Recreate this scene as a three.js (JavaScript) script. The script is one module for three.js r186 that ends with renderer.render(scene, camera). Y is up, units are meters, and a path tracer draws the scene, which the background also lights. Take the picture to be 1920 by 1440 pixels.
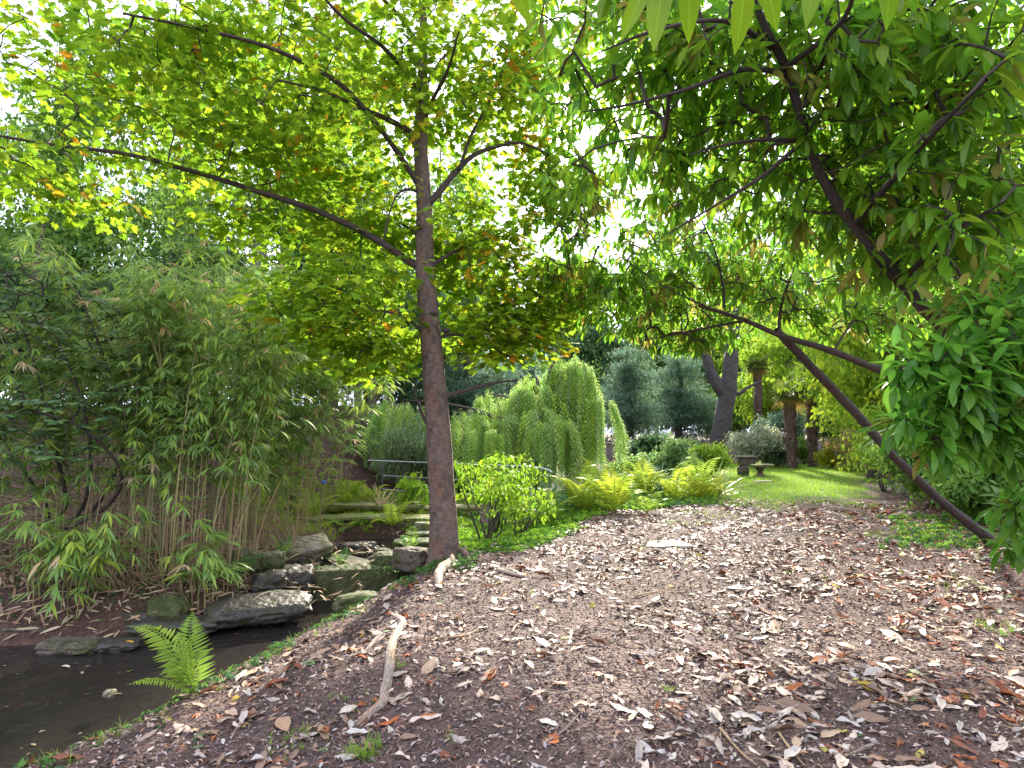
import * as THREE from 'three';
import { mergeGeometries, mergeVertices } from 'three/addons/utils/BufferGeometryUtils.js';
import { createNoise2D, createNoise3D } from 'simplex-noise';

// ------------------------------------------------------------------ camera, sky, sun, exposure
const scene = new THREE.Scene();
const EYE = new THREE.Vector3(0, 1.5, 0), PITCH = THREE.MathUtils.degToRad(4.6), FOV = 66;
const camera = new THREE.PerspectiveCamera(FOV, 4 / 3, 0.05, 600);
camera.position.copy(EYE);
camera.lookAt(0, 1.5 + Math.sin(PITCH), -Math.cos(PITCH));
const renderer = new THREE.WebGLRenderer({ antialias: true });
renderer.toneMapping = THREE.LinearToneMapping;
renderer.toneMappingExposure = 4.0;
renderer.shadowMap.enabled = true;

const SUN_AZ = THREE.MathUtils.degToRad(8), SUN_EL = THREE.MathUtils.degToRad(28);
const SUN = new THREE.Vector3(Math.sin(SUN_AZ) * Math.cos(SUN_EL), Math.sin(SUN_EL), -Math.cos(SUN_AZ) * Math.cos(SUN_EL));
const sun = new THREE.DirectionalLight(new THREE.Color(1, 0.9, 0.74), 4.8);
sun.name = 'sun';
sun.position.copy(SUN).multiplyScalar(60); sun.target.position.set(0, 0, -8);
sun.position.add(sun.target.position);
sun.castShadow = true; sun.shadow.radius = 5;
sun.shadow.camera.left = -25; sun.shadow.camera.right = 25; sun.shadow.camera.top = 25; sun.shadow.camera.bottom = -25; sun.shadow.camera.far = 140;
sun.shadow.mapSize.set(4096, 4096);
scene.add(sun, sun.target);

function mulberry(a) { return () => { a |= 0; a = (a + 0x6d2b79f5) | 0; let t = Math.imul(a ^ (a >>> 15), 1 | a); t = (t + Math.imul(t ^ (t >>> 7), 61 | t)) ^ t; return ((t ^ (t >>> 14)) >>> 0) / 4294967296; }; }
let rnd = mulberry(7);
const R = (a = 1, b) => (b === undefined ? rnd() * a : a + rnd() * (b - a));
const gauss = () => (rnd() + rnd() + rnd() + rnd() - 2) * 1.0;
const n2 = createNoise2D(mulberry(11)), n3 = createNoise3D(mulberry(12));
const V = (x, y, z) => new THREE.Vector3(x, y, z);
const { smoothstep, lerp, clamp } = THREE.MathUtils;

{ // thin bright cloud all over, whiter round the sun
  const W = 512, Hh = 256, data = new Float32Array(W * Hh * 4);
  for (let j = 0; j < Hh; j++) for (let i = 0; i < W; i++) {
    const up = ((j + 0.5) / Hh - 0.5) * Math.PI, a = ((i + 0.5) / W - 0.5) * 2 * Math.PI, c = Math.cos(up);
    const d = V(Math.cos(a) * c, Math.sin(up), Math.sin(a) * c), s = d.dot(SUN);
    const cloud = 0.5 + 0.25 * n3(d.x * 2.2, d.y * 3, d.z * 2.2) + 0.15 * n3(d.x * 6, d.y * 8, d.z * 6);
    const glow = 4 * Math.pow(Math.max(0, s), 500) + 0.7 * Math.pow(Math.max(0, s), 50) + 0.15 * Math.pow(Math.max(0, s), 8);
    const b = 0.6 + 0.18 * cloud, k = (j * W + i) * 4;
    data[k] = b * lerp(0.74, 0.96, cloud) + glow; data[k + 1] = b * lerp(0.82, 0.96, cloud) + glow * 0.97; data[k + 2] = b * 1.12 + glow * 0.9; data[k + 3] = 1;
  }
  const t = new THREE.DataTexture(data, W, Hh, THREE.RGBAFormat, THREE.FloatType);
  t.mapping = THREE.EquirectangularReflectionMapping; t.magFilter = THREE.LinearFilter; t.needsUpdate = true;
  scene.background = t; scene.environment = t;
}

// ------------------------------------------------------------------ helpers
const F = 720 / Math.tan(THREE.MathUtils.degToRad(FOV / 2)), cP = Math.cos(PITCH), sP = Math.sin(PITCH);
const at = (px, py, d) => { const x = (px - 960) / F, y = (720 - py) / F, f = cP - y * sP; return V((x * d) / f, 1.5 + ((y * cP + sP) * d) / f, -d); };
const taken = {};
function numbered(n) { const k = taken[n] ?? 0; taken[n] = k + 1; return k ? n + '_' + String(k).padStart(3, '0') : n; }
function shade(o) { o.castShadow = true; o.receiveShadow = true; return o; }
function tag(o, label, category, group, kind) { o.userData.label = label; if (category) o.userData.category = category; if (group) o.userData.group = group; if (kind) o.userData.kind = kind; return o; }
function thing(name, label, category, p, group) { const g = new THREE.Group(); g.name = numbered(name); g.position.copy(p); tag(g, label, category, group); scene.add(g); return g; }
// geometry is given in world coordinates and moved to the thing's own base
function part(name, geo, mat, parent, own = false) {
  if (!own && parent.isGroup) geo.translate(-parent.position.x, -parent.position.y, -parent.position.z);
  const m = shade(new THREE.Mesh(geo, mat)); m.name = name; parent.add(m); return m;
}
function solo(name, geo, mat, label, category, group, kind) { const m = shade(new THREE.Mesh(geo, mat)); m.name = numbered(name); tag(m, label, category, group, kind); scene.add(m); return m; }

// tapered tube through points
function tube(pts, radii, seg = 24, rad = 8, rough = 0) {
  const c = new THREE.CatmullRomCurve3(pts), fr = c.computeFrenetFrames(seg, false), pos = [], uv = [], idx = [];
  const len = c.getLength();
  for (let i = 0; i <= seg; i++) {
    const t = i / seg, p = c.getPoint(t), k = t * (radii.length - 1), a = Math.min(Math.floor(k), radii.length - 2), r0 = lerp(radii[a], radii[a + 1], k - a);
    const n = fr.normals[i], b = fr.binormals[i];
    for (let j = 0; j <= rad; j++) {
      const th = (j / rad) * Math.PI * 2, dx = Math.cos(th), dy = Math.sin(th);
      let r = r0;
      const q = V(p.x + (n.x * dx + b.x * dy) * r, p.y + (n.y * dx + b.y * dy) * r, p.z + (n.z * dx + b.z * dy) * r);
      if (rough) { const e = 1 + rough * n3((p.x + dx * r0) * 5, p.y * 1.6, (p.z + dy * r0) * 5) + rough * 0.5 * n3((p.x + dx * r0) * 16, p.y * 7, (p.z + dy * r0) * 16); q.sub(p).multiplyScalar(e).add(p); }
      pos.push(q.x, q.y, q.z); uv.push((j / rad) * 1, t * len);
    }
  }
  for (let i = 0; i < seg; i++) for (let j = 0; j < rad; j++) { const a = i * (rad + 1) + j, b2 = a + rad + 1; idx.push(a, a + 1, b2, a + 1, b2 + 1, b2); }
  const g = new THREE.BufferGeometry();
  g.setAttribute('position', new THREE.Float32BufferAttribute(pos, 3)); g.setAttribute('uv', new THREE.Float32BufferAttribute(uv, 2)); g.setIndex(idx); g.computeVertexNormals();
  // close the seam of the normals
  const nn = g.attributes.normal;
  for (let i = 0; i <= seg; i++) { const a = i * (rad + 1), b2 = a + rad, s = V(nn.getX(a) + nn.getX(b2), nn.getY(a) + nn.getY(b2), nn.getZ(a) + nn.getZ(b2)).normalize(); nn.setXYZ(a, s.x, s.y, s.z); nn.setXYZ(b2, s.x, s.y, s.z); }
  return g;
}
// a cheap straight stick, n sides
function stick(a, b, ra, rb, sides = 4) { const g = new THREE.CylinderGeometry(rb, ra, 1, sides, 1, true); const d = b.clone().sub(a), l = d.length(); g.applyMatrix4(new THREE.Matrix4().compose(a.clone().add(b).multiplyScalar(0.5), new THREE.Quaternion().setFromUnitVectors(V(0, 1, 0), d.normalize()), V(1, l, 1))); return g; }

// periodic noise for textures
function pnoise(seed) {
  const r = mulberry(seed), N = 256, tab = new Float32Array(N * N).map(() => r());
  return (x, y, per) => { const xi = Math.floor(x), yi = Math.floor(y), fx = x - xi, fy = y - yi, s = fx * fx * (3 - 2 * fx), t = fy * fy * (3 - 2 * fy), g = (i, j) => tab[(((j % per) + per) % per) * N + (((i % per) + per) % per)];
    return lerp(lerp(g(xi, yi), g(xi + 1, yi), s), lerp(g(xi, yi + 1), g(xi + 1, yi + 1), s), t); };
}
function dataTex(w, h, fn, srgb) {
  const d = new Uint8Array(w * h * 4);
  for (let j = 0; j < h; j++) for (let i = 0; i < w; i++) { const c = fn(i / w, j / h), k = (j * w + i) * 4; for (let q = 0; q < 3; q++) d[k + q] = clamp(c[q] ?? c[0], 0, 1) * 255; d[k + 3] = 255; }
  const t = new THREE.DataTexture(d, w, h); t.wrapS = t.wrapT = THREE.RepeatWrapping; t.magFilter = THREE.LinearFilter; if (srgb) t.colorSpace = THREE.SRGBColorSpace; t.needsUpdate = true; return t;
}
const pn = pnoise(3);
const fbm = (u, v, p, o = 4) => { let s = 0, a = 0.5, q = p; for (let i = 0; i < o; i++) { s += a * pn(u * q, v * q, q); q *= 2; a *= 0.5; } return s / (1 - Math.pow(0.5, o)); };

// ------------------------------------------------------------------ materials
const col = (r, g, b) => new THREE.Color().setRGB(r, g, b);
const soilTex = dataTex(512, 512, (u, v) => { const a = fbm(u, v, 8, 5), b = fbm(u + 0.3, v, 64, 2); const s = 0.55 + 0.5 * a + (b > 0.62 ? 0.35 : 0) - (b < 0.33 ? 0.3 : 0); return [s * 0.72, s * 0.7, s * 0.69]; }, false);
const soilBump = dataTex(512, 512, (u, v) => [0.4 * fbm(u, v, 12, 5) + 0.6 * fbm(u + 0.3, v, 64, 2)]);
const groundMat = new THREE.MeshStandardMaterial({ name: 'soil', vertexColors: true, map: soilTex, bumpMap: soilBump, bumpScale: 0.03, roughness: 0.92 });
const barkTex = dataTex(256, 512, (u, v) => { const streak = fbm(u, v * 0.25 + 0.1, 32, 3), s = 0.22 + 0.75 * fbm(u, v, 16, 4) + 0.35 * streak - 0.3 * Math.pow(fbm(u + 0.5, v, 8, 3), 2); const li = smoothstep(fbm(u + 0.13, v + 0.37, 24, 3), 0.6, 0.68) * 0.3, red = smoothstep(fbm(u + 0.7, v * 0.5, 6, 3), 0.52, 0.66); return [s * (1 + 0.25 * red) + li, s * 0.97 + li * 1.05, s * (0.95 - 0.15 * red) + li * 0.85]; }, false);
const barkBump = dataTex(256, 512, (u, v) => [fbm(u, v, 32, 3) * 0.6 + fbm(u, v, 8, 2) * 0.4]);
function bark(r, g, b, bump = 0.012) { const t = barkTex.clone(), q = barkBump.clone(); return new THREE.MeshStandardMaterial({ color: col(r, g, b), map: t, bumpMap: q, bumpScale: bump, roughness: 0.85 }); }
const M = {
  mapleBark: bark(0.14, 0.1, 0.08), laurelBark: bark(0.055, 0.04, 0.035), oakBark: bark(0.075, 0.07, 0.072, 0.03), branchBark: bark(0.07, 0.052, 0.045), greyBark: bark(0.16, 0.15, 0.145), darkBark: bark(0.08, 0.065, 0.055, 0.02), rootBark: bark(0.36, 0.29, 0.24),
  twig: new THREE.MeshStandardMaterial({ color: col(0.05, 0.038, 0.028), roughness: 0.8 }),
  culm: new THREE.MeshStandardMaterial({ color: col(0.3, 0.24, 0.1), roughness: 0.5 }), culmGreen: new THREE.MeshStandardMaterial({ color: col(0.17, 0.19, 0.06), roughness: 0.5 }), culmDry: new THREE.MeshStandardMaterial({ color: col(0.3, 0.2, 0.11), roughness: 0.7 }),
  metal: new THREE.MeshStandardMaterial({ color: col(0.55, 0.55, 0.57), roughness: 0.35, metalness: 0.8 }), postMetal: new THREE.MeshStandardMaterial({ color: col(0.07, 0.075, 0.09), roughness: 0.55, metalness: 0.3 }),
  wire: new THREE.MeshStandardMaterial({ color: col(0.6, 0.58, 0.55), roughness: 0.5 }),
};
const stoneTex = dataTex(512, 512, (u, v) => { const cr = Math.abs(fbm(u + 0.4, v + 0.1, 5, 4) - 0.5), a = fbm(u, v, 6, 6) * 0.75 + 0.25 * fbm(u + 0.2, v, 60, 2) - (cr < 0.012 ? 0.3 : 0), m = smoothstep(fbm(u + 0.2, v + 0.6, 5, 4), 0.5, 0.62); const s = 0.25 + 1.1 * a; return [lerp(s, s * 0.62, m), lerp(s * 0.96, s * 0.75, m), lerp(s * 0.9, s * 0.3, m)]; }, false);
const stoneBump = dataTex(512, 512, (u, v) => { const cr = Math.abs(fbm(u + 0.4, v + 0.1, 5, 4) - 0.5); return [fbm(u, v, 10, 6) - (cr < 0.015 ? 0.35 : 0)]; });
const stone = (r, g, b, rough = 0.85) => new THREE.MeshStandardMaterial({ color: col(r, g, b), map: stoneTex, bumpMap: stoneBump, bumpScale: 0.035, roughness: rough });
M.stone = stone(0.12, 0.1, 0.08); M.mossStone = stone(0.085, 0.095, 0.035); M.paleStone = stone(0.34, 0.31, 0.26); M.wetStone = stone(0.055, 0.047, 0.04, 0.6); M.slab = stone(0.4, 0.36, 0.34); M.ledge = stone(0.2, 0.2, 0.07);

// leaves: light passes through and is scattered; a waxy coat gives the shine
const veinTex = dataTex(64, 128, (u, v) => { const d = Math.abs(u - 0.5), m = d < 0.03 ? 1.45 : 1, side = Math.sin((v * 9 + d * 5) * Math.PI * 2); const s = (0.84 + (side > 0.9 ? 0.12 : 0) + 0.1 * fbm(u, v, 8, 3)) * m * 0.8; return [s, s, s * 0.95]; }, false);
const GAIN = 1.7;
function leafMat(r, g, b, { t = 0.5, coat = 0.4, cr = 0.35, vein = false } = {}) {
  return new THREE.MeshPhysicalMaterial({ color: col(r, g, b), roughness: 1, transmission: t, thickness: 0, ior: 1.3, specularIntensity: 0, clearcoat: coat, clearcoatRoughness: cr, side: THREE.DoubleSide, map: vein ? veinTex : null });
}

// ------------------------------------------------------------------ leaf shapes: along +z, face +y
function bladeGeo({ len = 1, wid = 0.3, seg = 5, peak = 0.45, fold = 0.15, droop = 0.2, wave = 0, petiole = 0.06 }) {
  const pos = [], uv = [], idx = [];
  for (let i = 0; i <= seg; i++) {
    const t = i / seg, z = petiole * len + t * len * (1 - petiole), e = t < peak ? t / peak : (1 - t) / (1 - peak);
    const w = 0.5 * wid * (i === 0 ? 0.03 : i === seg ? 0.02 : Math.pow(Math.sin(e * Math.PI / 2), 0.85)), y = -droop * len * t * t;
    const wv = wave * Math.sin(i * 2.1);
    pos.push(-w, y + w * fold * 2 + wv, z, 0, y, z, w, y + w * fold * 2 - wv * 0.6, z); uv.push(0, t, 0.5, t, 1, t);
  }
  for (let i = 0; i < seg; i++) { const a = i * 3; idx.push(a, a + 3, a + 1, a + 1, a + 3, a + 4, a + 1, a + 4, a + 2, a + 2, a + 4, a + 5); }
  if (petiole > 0.02) { const k = pos.length / 3; const w = 0.012 * len; pos.push(-w, 0, 0, w, 0, 0, 0, 0, petiole * len * 1.3); uv.push(0.5, 0, 0.5, 0, 0.5, 0.02); idx.push(k, k + 2, k + 1); }
  const g = new THREE.BufferGeometry(); g.setAttribute('position', new THREE.Float32BufferAttribute(pos, 3)); g.setAttribute('uv', new THREE.Float32BufferAttribute(uv, 2)); g.setIndex(idx); g.computeVertexNormals(); return g;
}
function mapleGeo(curl = 0.12) {
  // half outline of a five-lobed leaf: x, z for a leaf one unit long
  const h = [[0, 0.16], [0.17, 0.04], [0.3, 0.1], [0.27, 0.2], [0.42, 0.26], [0.52, 0.42], [0.36, 0.44], [0.3, 0.5], [0.44, 0.68], [0.3, 0.68], [0.16, 0.6], [0.2, 0.8], [0.1, 0.84], [0, 1.04]];
  const out = [...h, ...h.slice(1, -1).reverse().map(([x, z]) => [-x, z])], c = [0, 0.38], pos = [c[0], 0, c[1]], uv = [0.5, 0.4], idx = [];
  for (const [x, z] of out) { pos.push(x, -curl * (x * x * 2 + (z - 0.35) * (z - 0.35)) + 0.03 * Math.sin(x * 14), z); uv.push(x + 0.5, z); }
  for (let i = 0; i < out.length; i++) idx.push(0, 1 + i, 1 + ((i + 1) % out.length));
  const k = pos.length / 3; pos.push(-0.012, 0.05, -0.5, 0.012, 0.05, -0.5, 0, 0, 0.2); uv.push(0.5, 0, 0.5, 0, 0.5, 0.1); idx.push(k, k + 2, k + 1);
  const g = new THREE.BufferGeometry(); g.setAttribute('position', new THREE.Float32BufferAttribute(pos, 3)); g.setAttribute('uv', new THREE.Float32BufferAttribute(uv, 2)); g.setIndex(idx); g.computeVertexNormals(); return g;
}
function frame(p, dir, nrm, s, sx = 1) {
  const z = dir.clone().normalize(), x = V().crossVectors(nrm, z); if (x.lengthSq() < 1e-6) x.set(1, 0, 0); x.normalize(); const y = V().crossVectors(z, x);
  return new THREE.Matrix4().makeBasis(x.multiplyScalar(s * sx), y.multiplyScalar(s), z.multiplyScalar(s)).setPosition(p);
}
// leaves: [{m: Matrix4, c: Color}]; the nearest in view become parts of their own, the rest one mass
const vFr = new THREE.Vector3(); camera.updateMatrixWorld(); const toCam = camera.matrixWorld.clone().invert();
function inView(p, pad = 1) { vFr.copy(p).applyMatrix4(toCam); const t = Math.tan(THREE.MathUtils.degToRad(FOV / 2)); return vFr.z < -0.3 && Math.abs(vFr.y) < -vFr.z * t * pad && Math.abs(vFr.x) < -vFr.z * t * 1.333 * pad; }
function foliage(parent, geo, base, leaves, { single = 0, name = 'leaf', mass = 'leaves', tones = 6, far = 99 } = {}) {
  const off = parent.position, size = (m) => V().setFromMatrixPosition(m);
  const order = leaves.map((l) => { const p = size(l.m); return { l, d: inView(p, 0.98) ? p.distanceTo(EYE) : 1e3 + p.distanceTo(EYE) }; }).sort((a, b) => a.d - b.d);
  const mats = [], gain = base.transmission > 0 ? GAIN : 1;
  for (const l of leaves) l.c.multiplyScalar(gain);
  let k = 0;
  for (; k < Math.min(single, order.length) && order[k].d < far; k++) {
    const { l } = order[k]; let mt = mats.length < tones ? null : mats.reduce((a, b) => (dist(a.color, l.c) < dist(b.color, l.c) ? a : b));
    if (!mt) { mt = base.clone(); mt.color.copy(l.c); mats.push(mt); }
    const m = shade(new THREE.Mesh(geo, mt)); m.name = name; m.applyMatrix4(l.m); m.position.sub(off); parent.add(m);
  }
  const rest = order.slice(k); if (!rest.length) return;
  const wm = base.clone(); wm.color.set(0xffffff);
  const im = shade(new THREE.InstancedMesh(geo, wm, rest.length)); im.name = mass; im.userData.kind = 'stuff';
  const t = new THREE.Matrix4().makeTranslation(-off.x, -off.y, -off.z), q = new THREE.Matrix4();
  rest.forEach(({ l }, i) => { im.setMatrixAt(i, q.multiplyMatrices(t, l.m)); im.setColorAt(i, l.c); });
  parent.add(im); return im;
}
const dist = (a, b) => Math.abs(a.r - b.r) + Math.abs(a.g - b.g) + Math.abs(a.b - b.b);
const vary = (list, j = 0.18) => { const c = list[Math.floor(R(list.length))], k = 1 + R(-j, j), h = R(-j, j) * 0.5; return col(c[0] * k * (1 + h), c[1] * k, c[2] * k * (1 - h)); };
const randDir = () => { const z = R(-1, 1), a = R(6.283), q = Math.sqrt(1 - z * z); return V(q * Math.cos(a), z, q * Math.sin(a)); };

// grow twigs from a skeleton of points to many anchors; returns the twigs' geometry and each anchor's direction
function grow(skeleton, anchors, { tip = 0.003, k = 0.0022, sag = 0.03, step = 0.2 } = {}) {
  const nodes = skeleton.map((p) => ({ p, par: -1, n: 0 })), todo = anchors.map((p, i) => ({ p, i, best: 1e9, bi: 0, seen: 0 })), res = [];
  const upd = (a, from) => { for (let j = from; j < nodes.length; j++) { const d = a.p.distanceToSquared(nodes[j].p); if (d < a.best) { a.best = d; a.bi = j; } } };
  todo.forEach((a) => upd(a, 0)); todo.sort((a, b) => a.best - b.best);
  for (const a of todo) {
    upd(a, skeleton.length);
    const s = nodes[a.bi].p, L = Math.sqrt(a.best), seg = clamp(Math.ceil(L / step), 1, 12); let prev = a.bi;
    for (let i = 1; i <= seg; i++) { const t = i / seg, q = s.clone().lerp(a.p, t); q.y += sag * L * Math.sin(t * Math.PI) * 2; if (i < seg) q.add(V(gauss(), gauss(), gauss()).multiplyScalar(0.03 * L / seg + 0.008)); nodes.push({ p: q, par: prev, n: 0 }); prev = nodes.length - 1; }
    res[a.i] = { end: prev, dir: nodes[prev].p.clone().sub(nodes[nodes[prev].par].p).normalize() };
  }
  for (let i = nodes.length - 1; i >= skeleton.length; i--) { nodes[i].n += 1; const q = nodes[i].par; if (q >= skeleton.length) nodes[q].n += nodes[i].n * 0.9; }
  const gs = [];
  for (let i = skeleton.length; i < nodes.length; i++) { const q = nodes[i], p = nodes[q.par], r1 = tip + k * Math.sqrt(q.n), r0 = q.par < skeleton.length ? r1 * 1.15 : tip + k * Math.sqrt(p.n); if (q.p.distanceTo(p.p) > 1e-3) gs.push(stick(p.p, q.p, Math.min(r0, r1 * 1.4), r1, r1 > 0.008 ? 5 : 3)); }
  return { geo: gs.length ? mergeGeometries(gs) : null, res };
}
const along = (pts, n, from = 0) => { const c = new THREE.CatmullRomCurve3(pts), o = []; for (let i = 0; i <= n; i++) o.push(c.getPoint(lerp(from, 1, i / n))); return o; };
const inBlob = ([c, rx, ry, rz], shell = 0.33) => { const d = randDir(), r = Math.pow(rnd(), shell); return V(c.x + d.x * rx * r, c.y + d.y * ry * r, c.z + d.z * rz * r); };

// ------------------------------------------------------------------ the ground
const POOL = [[-14, 1.5], [-4.6, 2.6], [-3.2, 3.3], [-2.68, 4.1], [-2.46, 4.8], [-2.2, 5.5], [-1.78, 6.4], [-1.45, 7.3], [-1.45, 8.35], [-2.95, 8.25], [-3.15, 7.3], [-3.4, 6.9], [-4.3, 6.45], [-5.4, 6.35], [-14, 6.6]];
const RUN = [[-1.6, 8.55], [-1.3, 8.9], [-1.25, 11.2], [-3.1, 11.3], [-2.95, 9.4], [-2.8, 8.55]];
function sd(poly, x, d) {
  let m = 1e9, inside = false;
  for (let i = 0, j = poly.length - 1; i < poly.length; j = i++) {
    const [ax, ay] = poly[i], [bx, by] = poly[j], ex = bx - ax, ey = by - ay, t = clamp(((x - ax) * ex + (d - ay) * ey) / (ex * ex + ey * ey), 0, 1);
    m = Math.min(m, Math.hypot(x - ax - ex * t, d - ay - ey * t));
    if (ay > d !== by > d && x < ((bx - ax) * (d - ay)) / (by - ay) + ax) inside = !inside;
  }
  return inside ? -m : m;
}
const POOL_Y = -0.76, RUN_Y = -0.5;
function ground(x, z) {
  const d = -z;
  const left = smoothstep(-x, 2.0, 4.2) * smoothstep(d, 5.6, 7.5) + smoothstep(-x, 6, 12);
  let b = 0.035 * n2(x * 0.35, d * 0.35) + 0.012 * n2(x * 1.7, d * 1.7) + 0.005 * n2(x * 5, d * 5);
  b -= 0.24 * smoothstep(-x, 0.5, 2.3) * smoothstep(9 - d, 0, 3);                       // the near bank falls to the stream
  b -= 0.3 * smoothstep(d, 7, 10) * smoothstep(1.5 - x + (d - 10) * 0.15, 0, 2.2) * (1 - Math.min(1, left)) * smoothstep(24 - d, 0, 6);
  const lb = -0.34 + 0.17 * Math.max(0, d - 7.2) * smoothstep(-x, 3.6, 6) + 0.07 * Math.max(0, d - 13) + 0.06 * n2(x * 0.8 + 9, d * 0.8);
  b = lerp(b, Math.min(lb, 2.4), Math.min(1, left));
  b += 0.5 * smoothstep(d, 26, 40);
  b += 0.25 * smoothstep(x - d * 0.55, 1.2, 5);
  for (const [poly, y, w] of [[POOL, POOL_Y, 0.62], [RUN, RUN_Y, 0.4]]) {
    const s = sd(poly, x, d); if (s > w) continue;
    const t = smoothstep(s, -0.02, w), bed = y - 0.1 + 0.03 * n2(x * 3, d * 3) - 0.12 * clamp(-s, 0, 1);
    b = s <= 0 ? Math.min(b, bed) : lerp(Math.min(b, y - 0.1), b, Math.pow(t, 0.75));
  }
  return b;
}
const onGround = (px, py) => { for (let d = 1.2; d < 60; d += 0.02) { const p = at(px, py, d); if (p.y < ground(p.x, p.z)) return V(p.x, ground(p.x, p.z), p.z); } return at(px, py, 60); };
const gnd = (x, d, up = 0) => V(x, ground(x, -d) + up, -d);
const gNormal = (x, z) => V(ground(x - 0.06, z) - ground(x + 0.06, z), 0.12, ground(x, z - 0.06) - ground(x, z + 0.06)).normalize();
const lawnMask = (x, d) => smoothstep(d + 0.8 * n2(x * 0.5, d * 0.5), 11.6, 14) * smoothstep(x - 0.24 * d + 0.3 * n2(x, d), 0, 1) * smoothstep(0.62 * d - x + 0.5 * n2(x * 0.6, d), 0, 1) * smoothstep(29 - d, 0, 3);
{
  const NX = 380, NZ = 380, pos = [], uv = [], cl = [], idx = [];
  const wx = (u) => 6.5 * u + 293 * Math.pow(u, 9), wz = (u) => -6.5 + 8.5 * u + 290 * Math.pow(u, 9);
  for (let j = 0; j <= NZ; j++) for (let i = 0; i <= NX; i++) {
    const x = wx((i / NX) * 2 - 1), z = wz((j / NZ) * 2 - 1), d = -z; pos.push(x, ground(x, z), z); uv.push(x / 1.1, z / 1.1);
    const mott = n2(x * 0.9, d * 0.9), fine = n2(x * 3.1 + 5, d * 3.1);
    let c = [0.25, 0.155, 0.128];                                              // trodden path soil
    const red = smoothstep(-x + 0.3 * mott, 1.2, 3) + smoothstep(x + 0.4 * mott, 3, 5);
    c = c.map((q, k) => lerp(q, [0.19, 0.095, 0.062][k], clamp(red, 0, 1)));   // leaf mould
    const moss = clamp(smoothstep(0.9 - Math.abs(sd(POOL, x, d) - 0.35) + 0.25 * fine, 0.72, 0.95), 0, 1) * (d < 7.5 && x > -3 ? 0.8 : 0.2);
    c = c.map((q, k) => lerp(q, [0.07, 0.075, 0.022][k], moss));
    const lawn = lawnMask(x, d); c = c.map((q, k) => lerp(q, [0.2, 0.34, 0.05][k], lawn * 0.9));
    const bed = smoothstep(-Math.min(sd(POOL, x, d), sd(RUN, x, d)), -0.1, 0.1); c = c.map((q, k) => lerp(q, [0.07, 0.055, 0.04][k] * (0.8 + 0.5 * fine), bed));
    const v = 1 + 0.18 * mott + 0.16 * fine; cl.push(c[0] * v * 0.52, c[1] * v * 0.52, c[2] * v * 0.52);
  }
  for (let j = 0; j < NZ; j++) for (let i = 0; i < NX; i++) { const a = j * (NX + 1) + i, b = a + NX + 1; idx.push(a, b, a + 1, a + 1, b, b + 1); }
  const g = new THREE.BufferGeometry(); g.setAttribute('position', new THREE.Float32BufferAttribute(pos, 3)); g.setAttribute('uv', new THREE.Float32BufferAttribute(uv, 2)); g.setAttribute('color', new THREE.Float32BufferAttribute(cl, 3)); g.setIndex(idx); g.computeVertexNormals();
  if (g.attributes.normal.getY(1000) < 0) { for (let i = 0; i < idx.length; i += 3) [idx[i], idx[i + 1]] = [idx[i + 1], idx[i]]; g.setIndex(idx); g.computeVertexNormals(); }
  solo('ground', g, groundMat, 'brown soil ground with mossy banks and a lawn', null, null, 'structure');
}
// the water
{
  const waterBump = dataTex(256, 256, (u, v) => [fbm(u, v, 6, 5)]); waterBump.repeat.set(0.5, 0.5);
  const wm = new THREE.MeshPhysicalMaterial({ name: 'water', color: col(0.05, 0.042, 0.038), roughness: 0.03, transmission: 0.55, thickness: 0, ior: 1.33, bumpMap: waterBump, bumpScale: 0.05 });
  const sheet = (poly, y, grow2) => { const s = new THREE.Shape(poly.map(([x, d]) => new THREE.Vector2(x, d))); const g = new THREE.ShapeGeometry(s); g.applyMatrix4(new THREE.Matrix4().set(1, 0, 0, 0, 0, 0, 1, y, 0, -1, 0, 0, 0, 0, 0, 1)); g.computeVertexNormals(); return g; };
  const wide = POOL.map(([x, d]) => { const cx = -4.2, cd = 5; const l = Math.hypot(x - cx, d - cd); return [x + ((x - cx) / l) * 0.3, d + ((d - cd) / l) * 0.3]; });
  solo('stream', sheet(wide, POOL_Y), wm, 'dark shallow stream water with a few sky glints', null, null, 'structure');
  solo('stream', sheet(RUN, RUN_Y), wm, 'thin run of water behind the mossy weir block', null, null, 'structure');
}
console.log('ground done');
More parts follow.
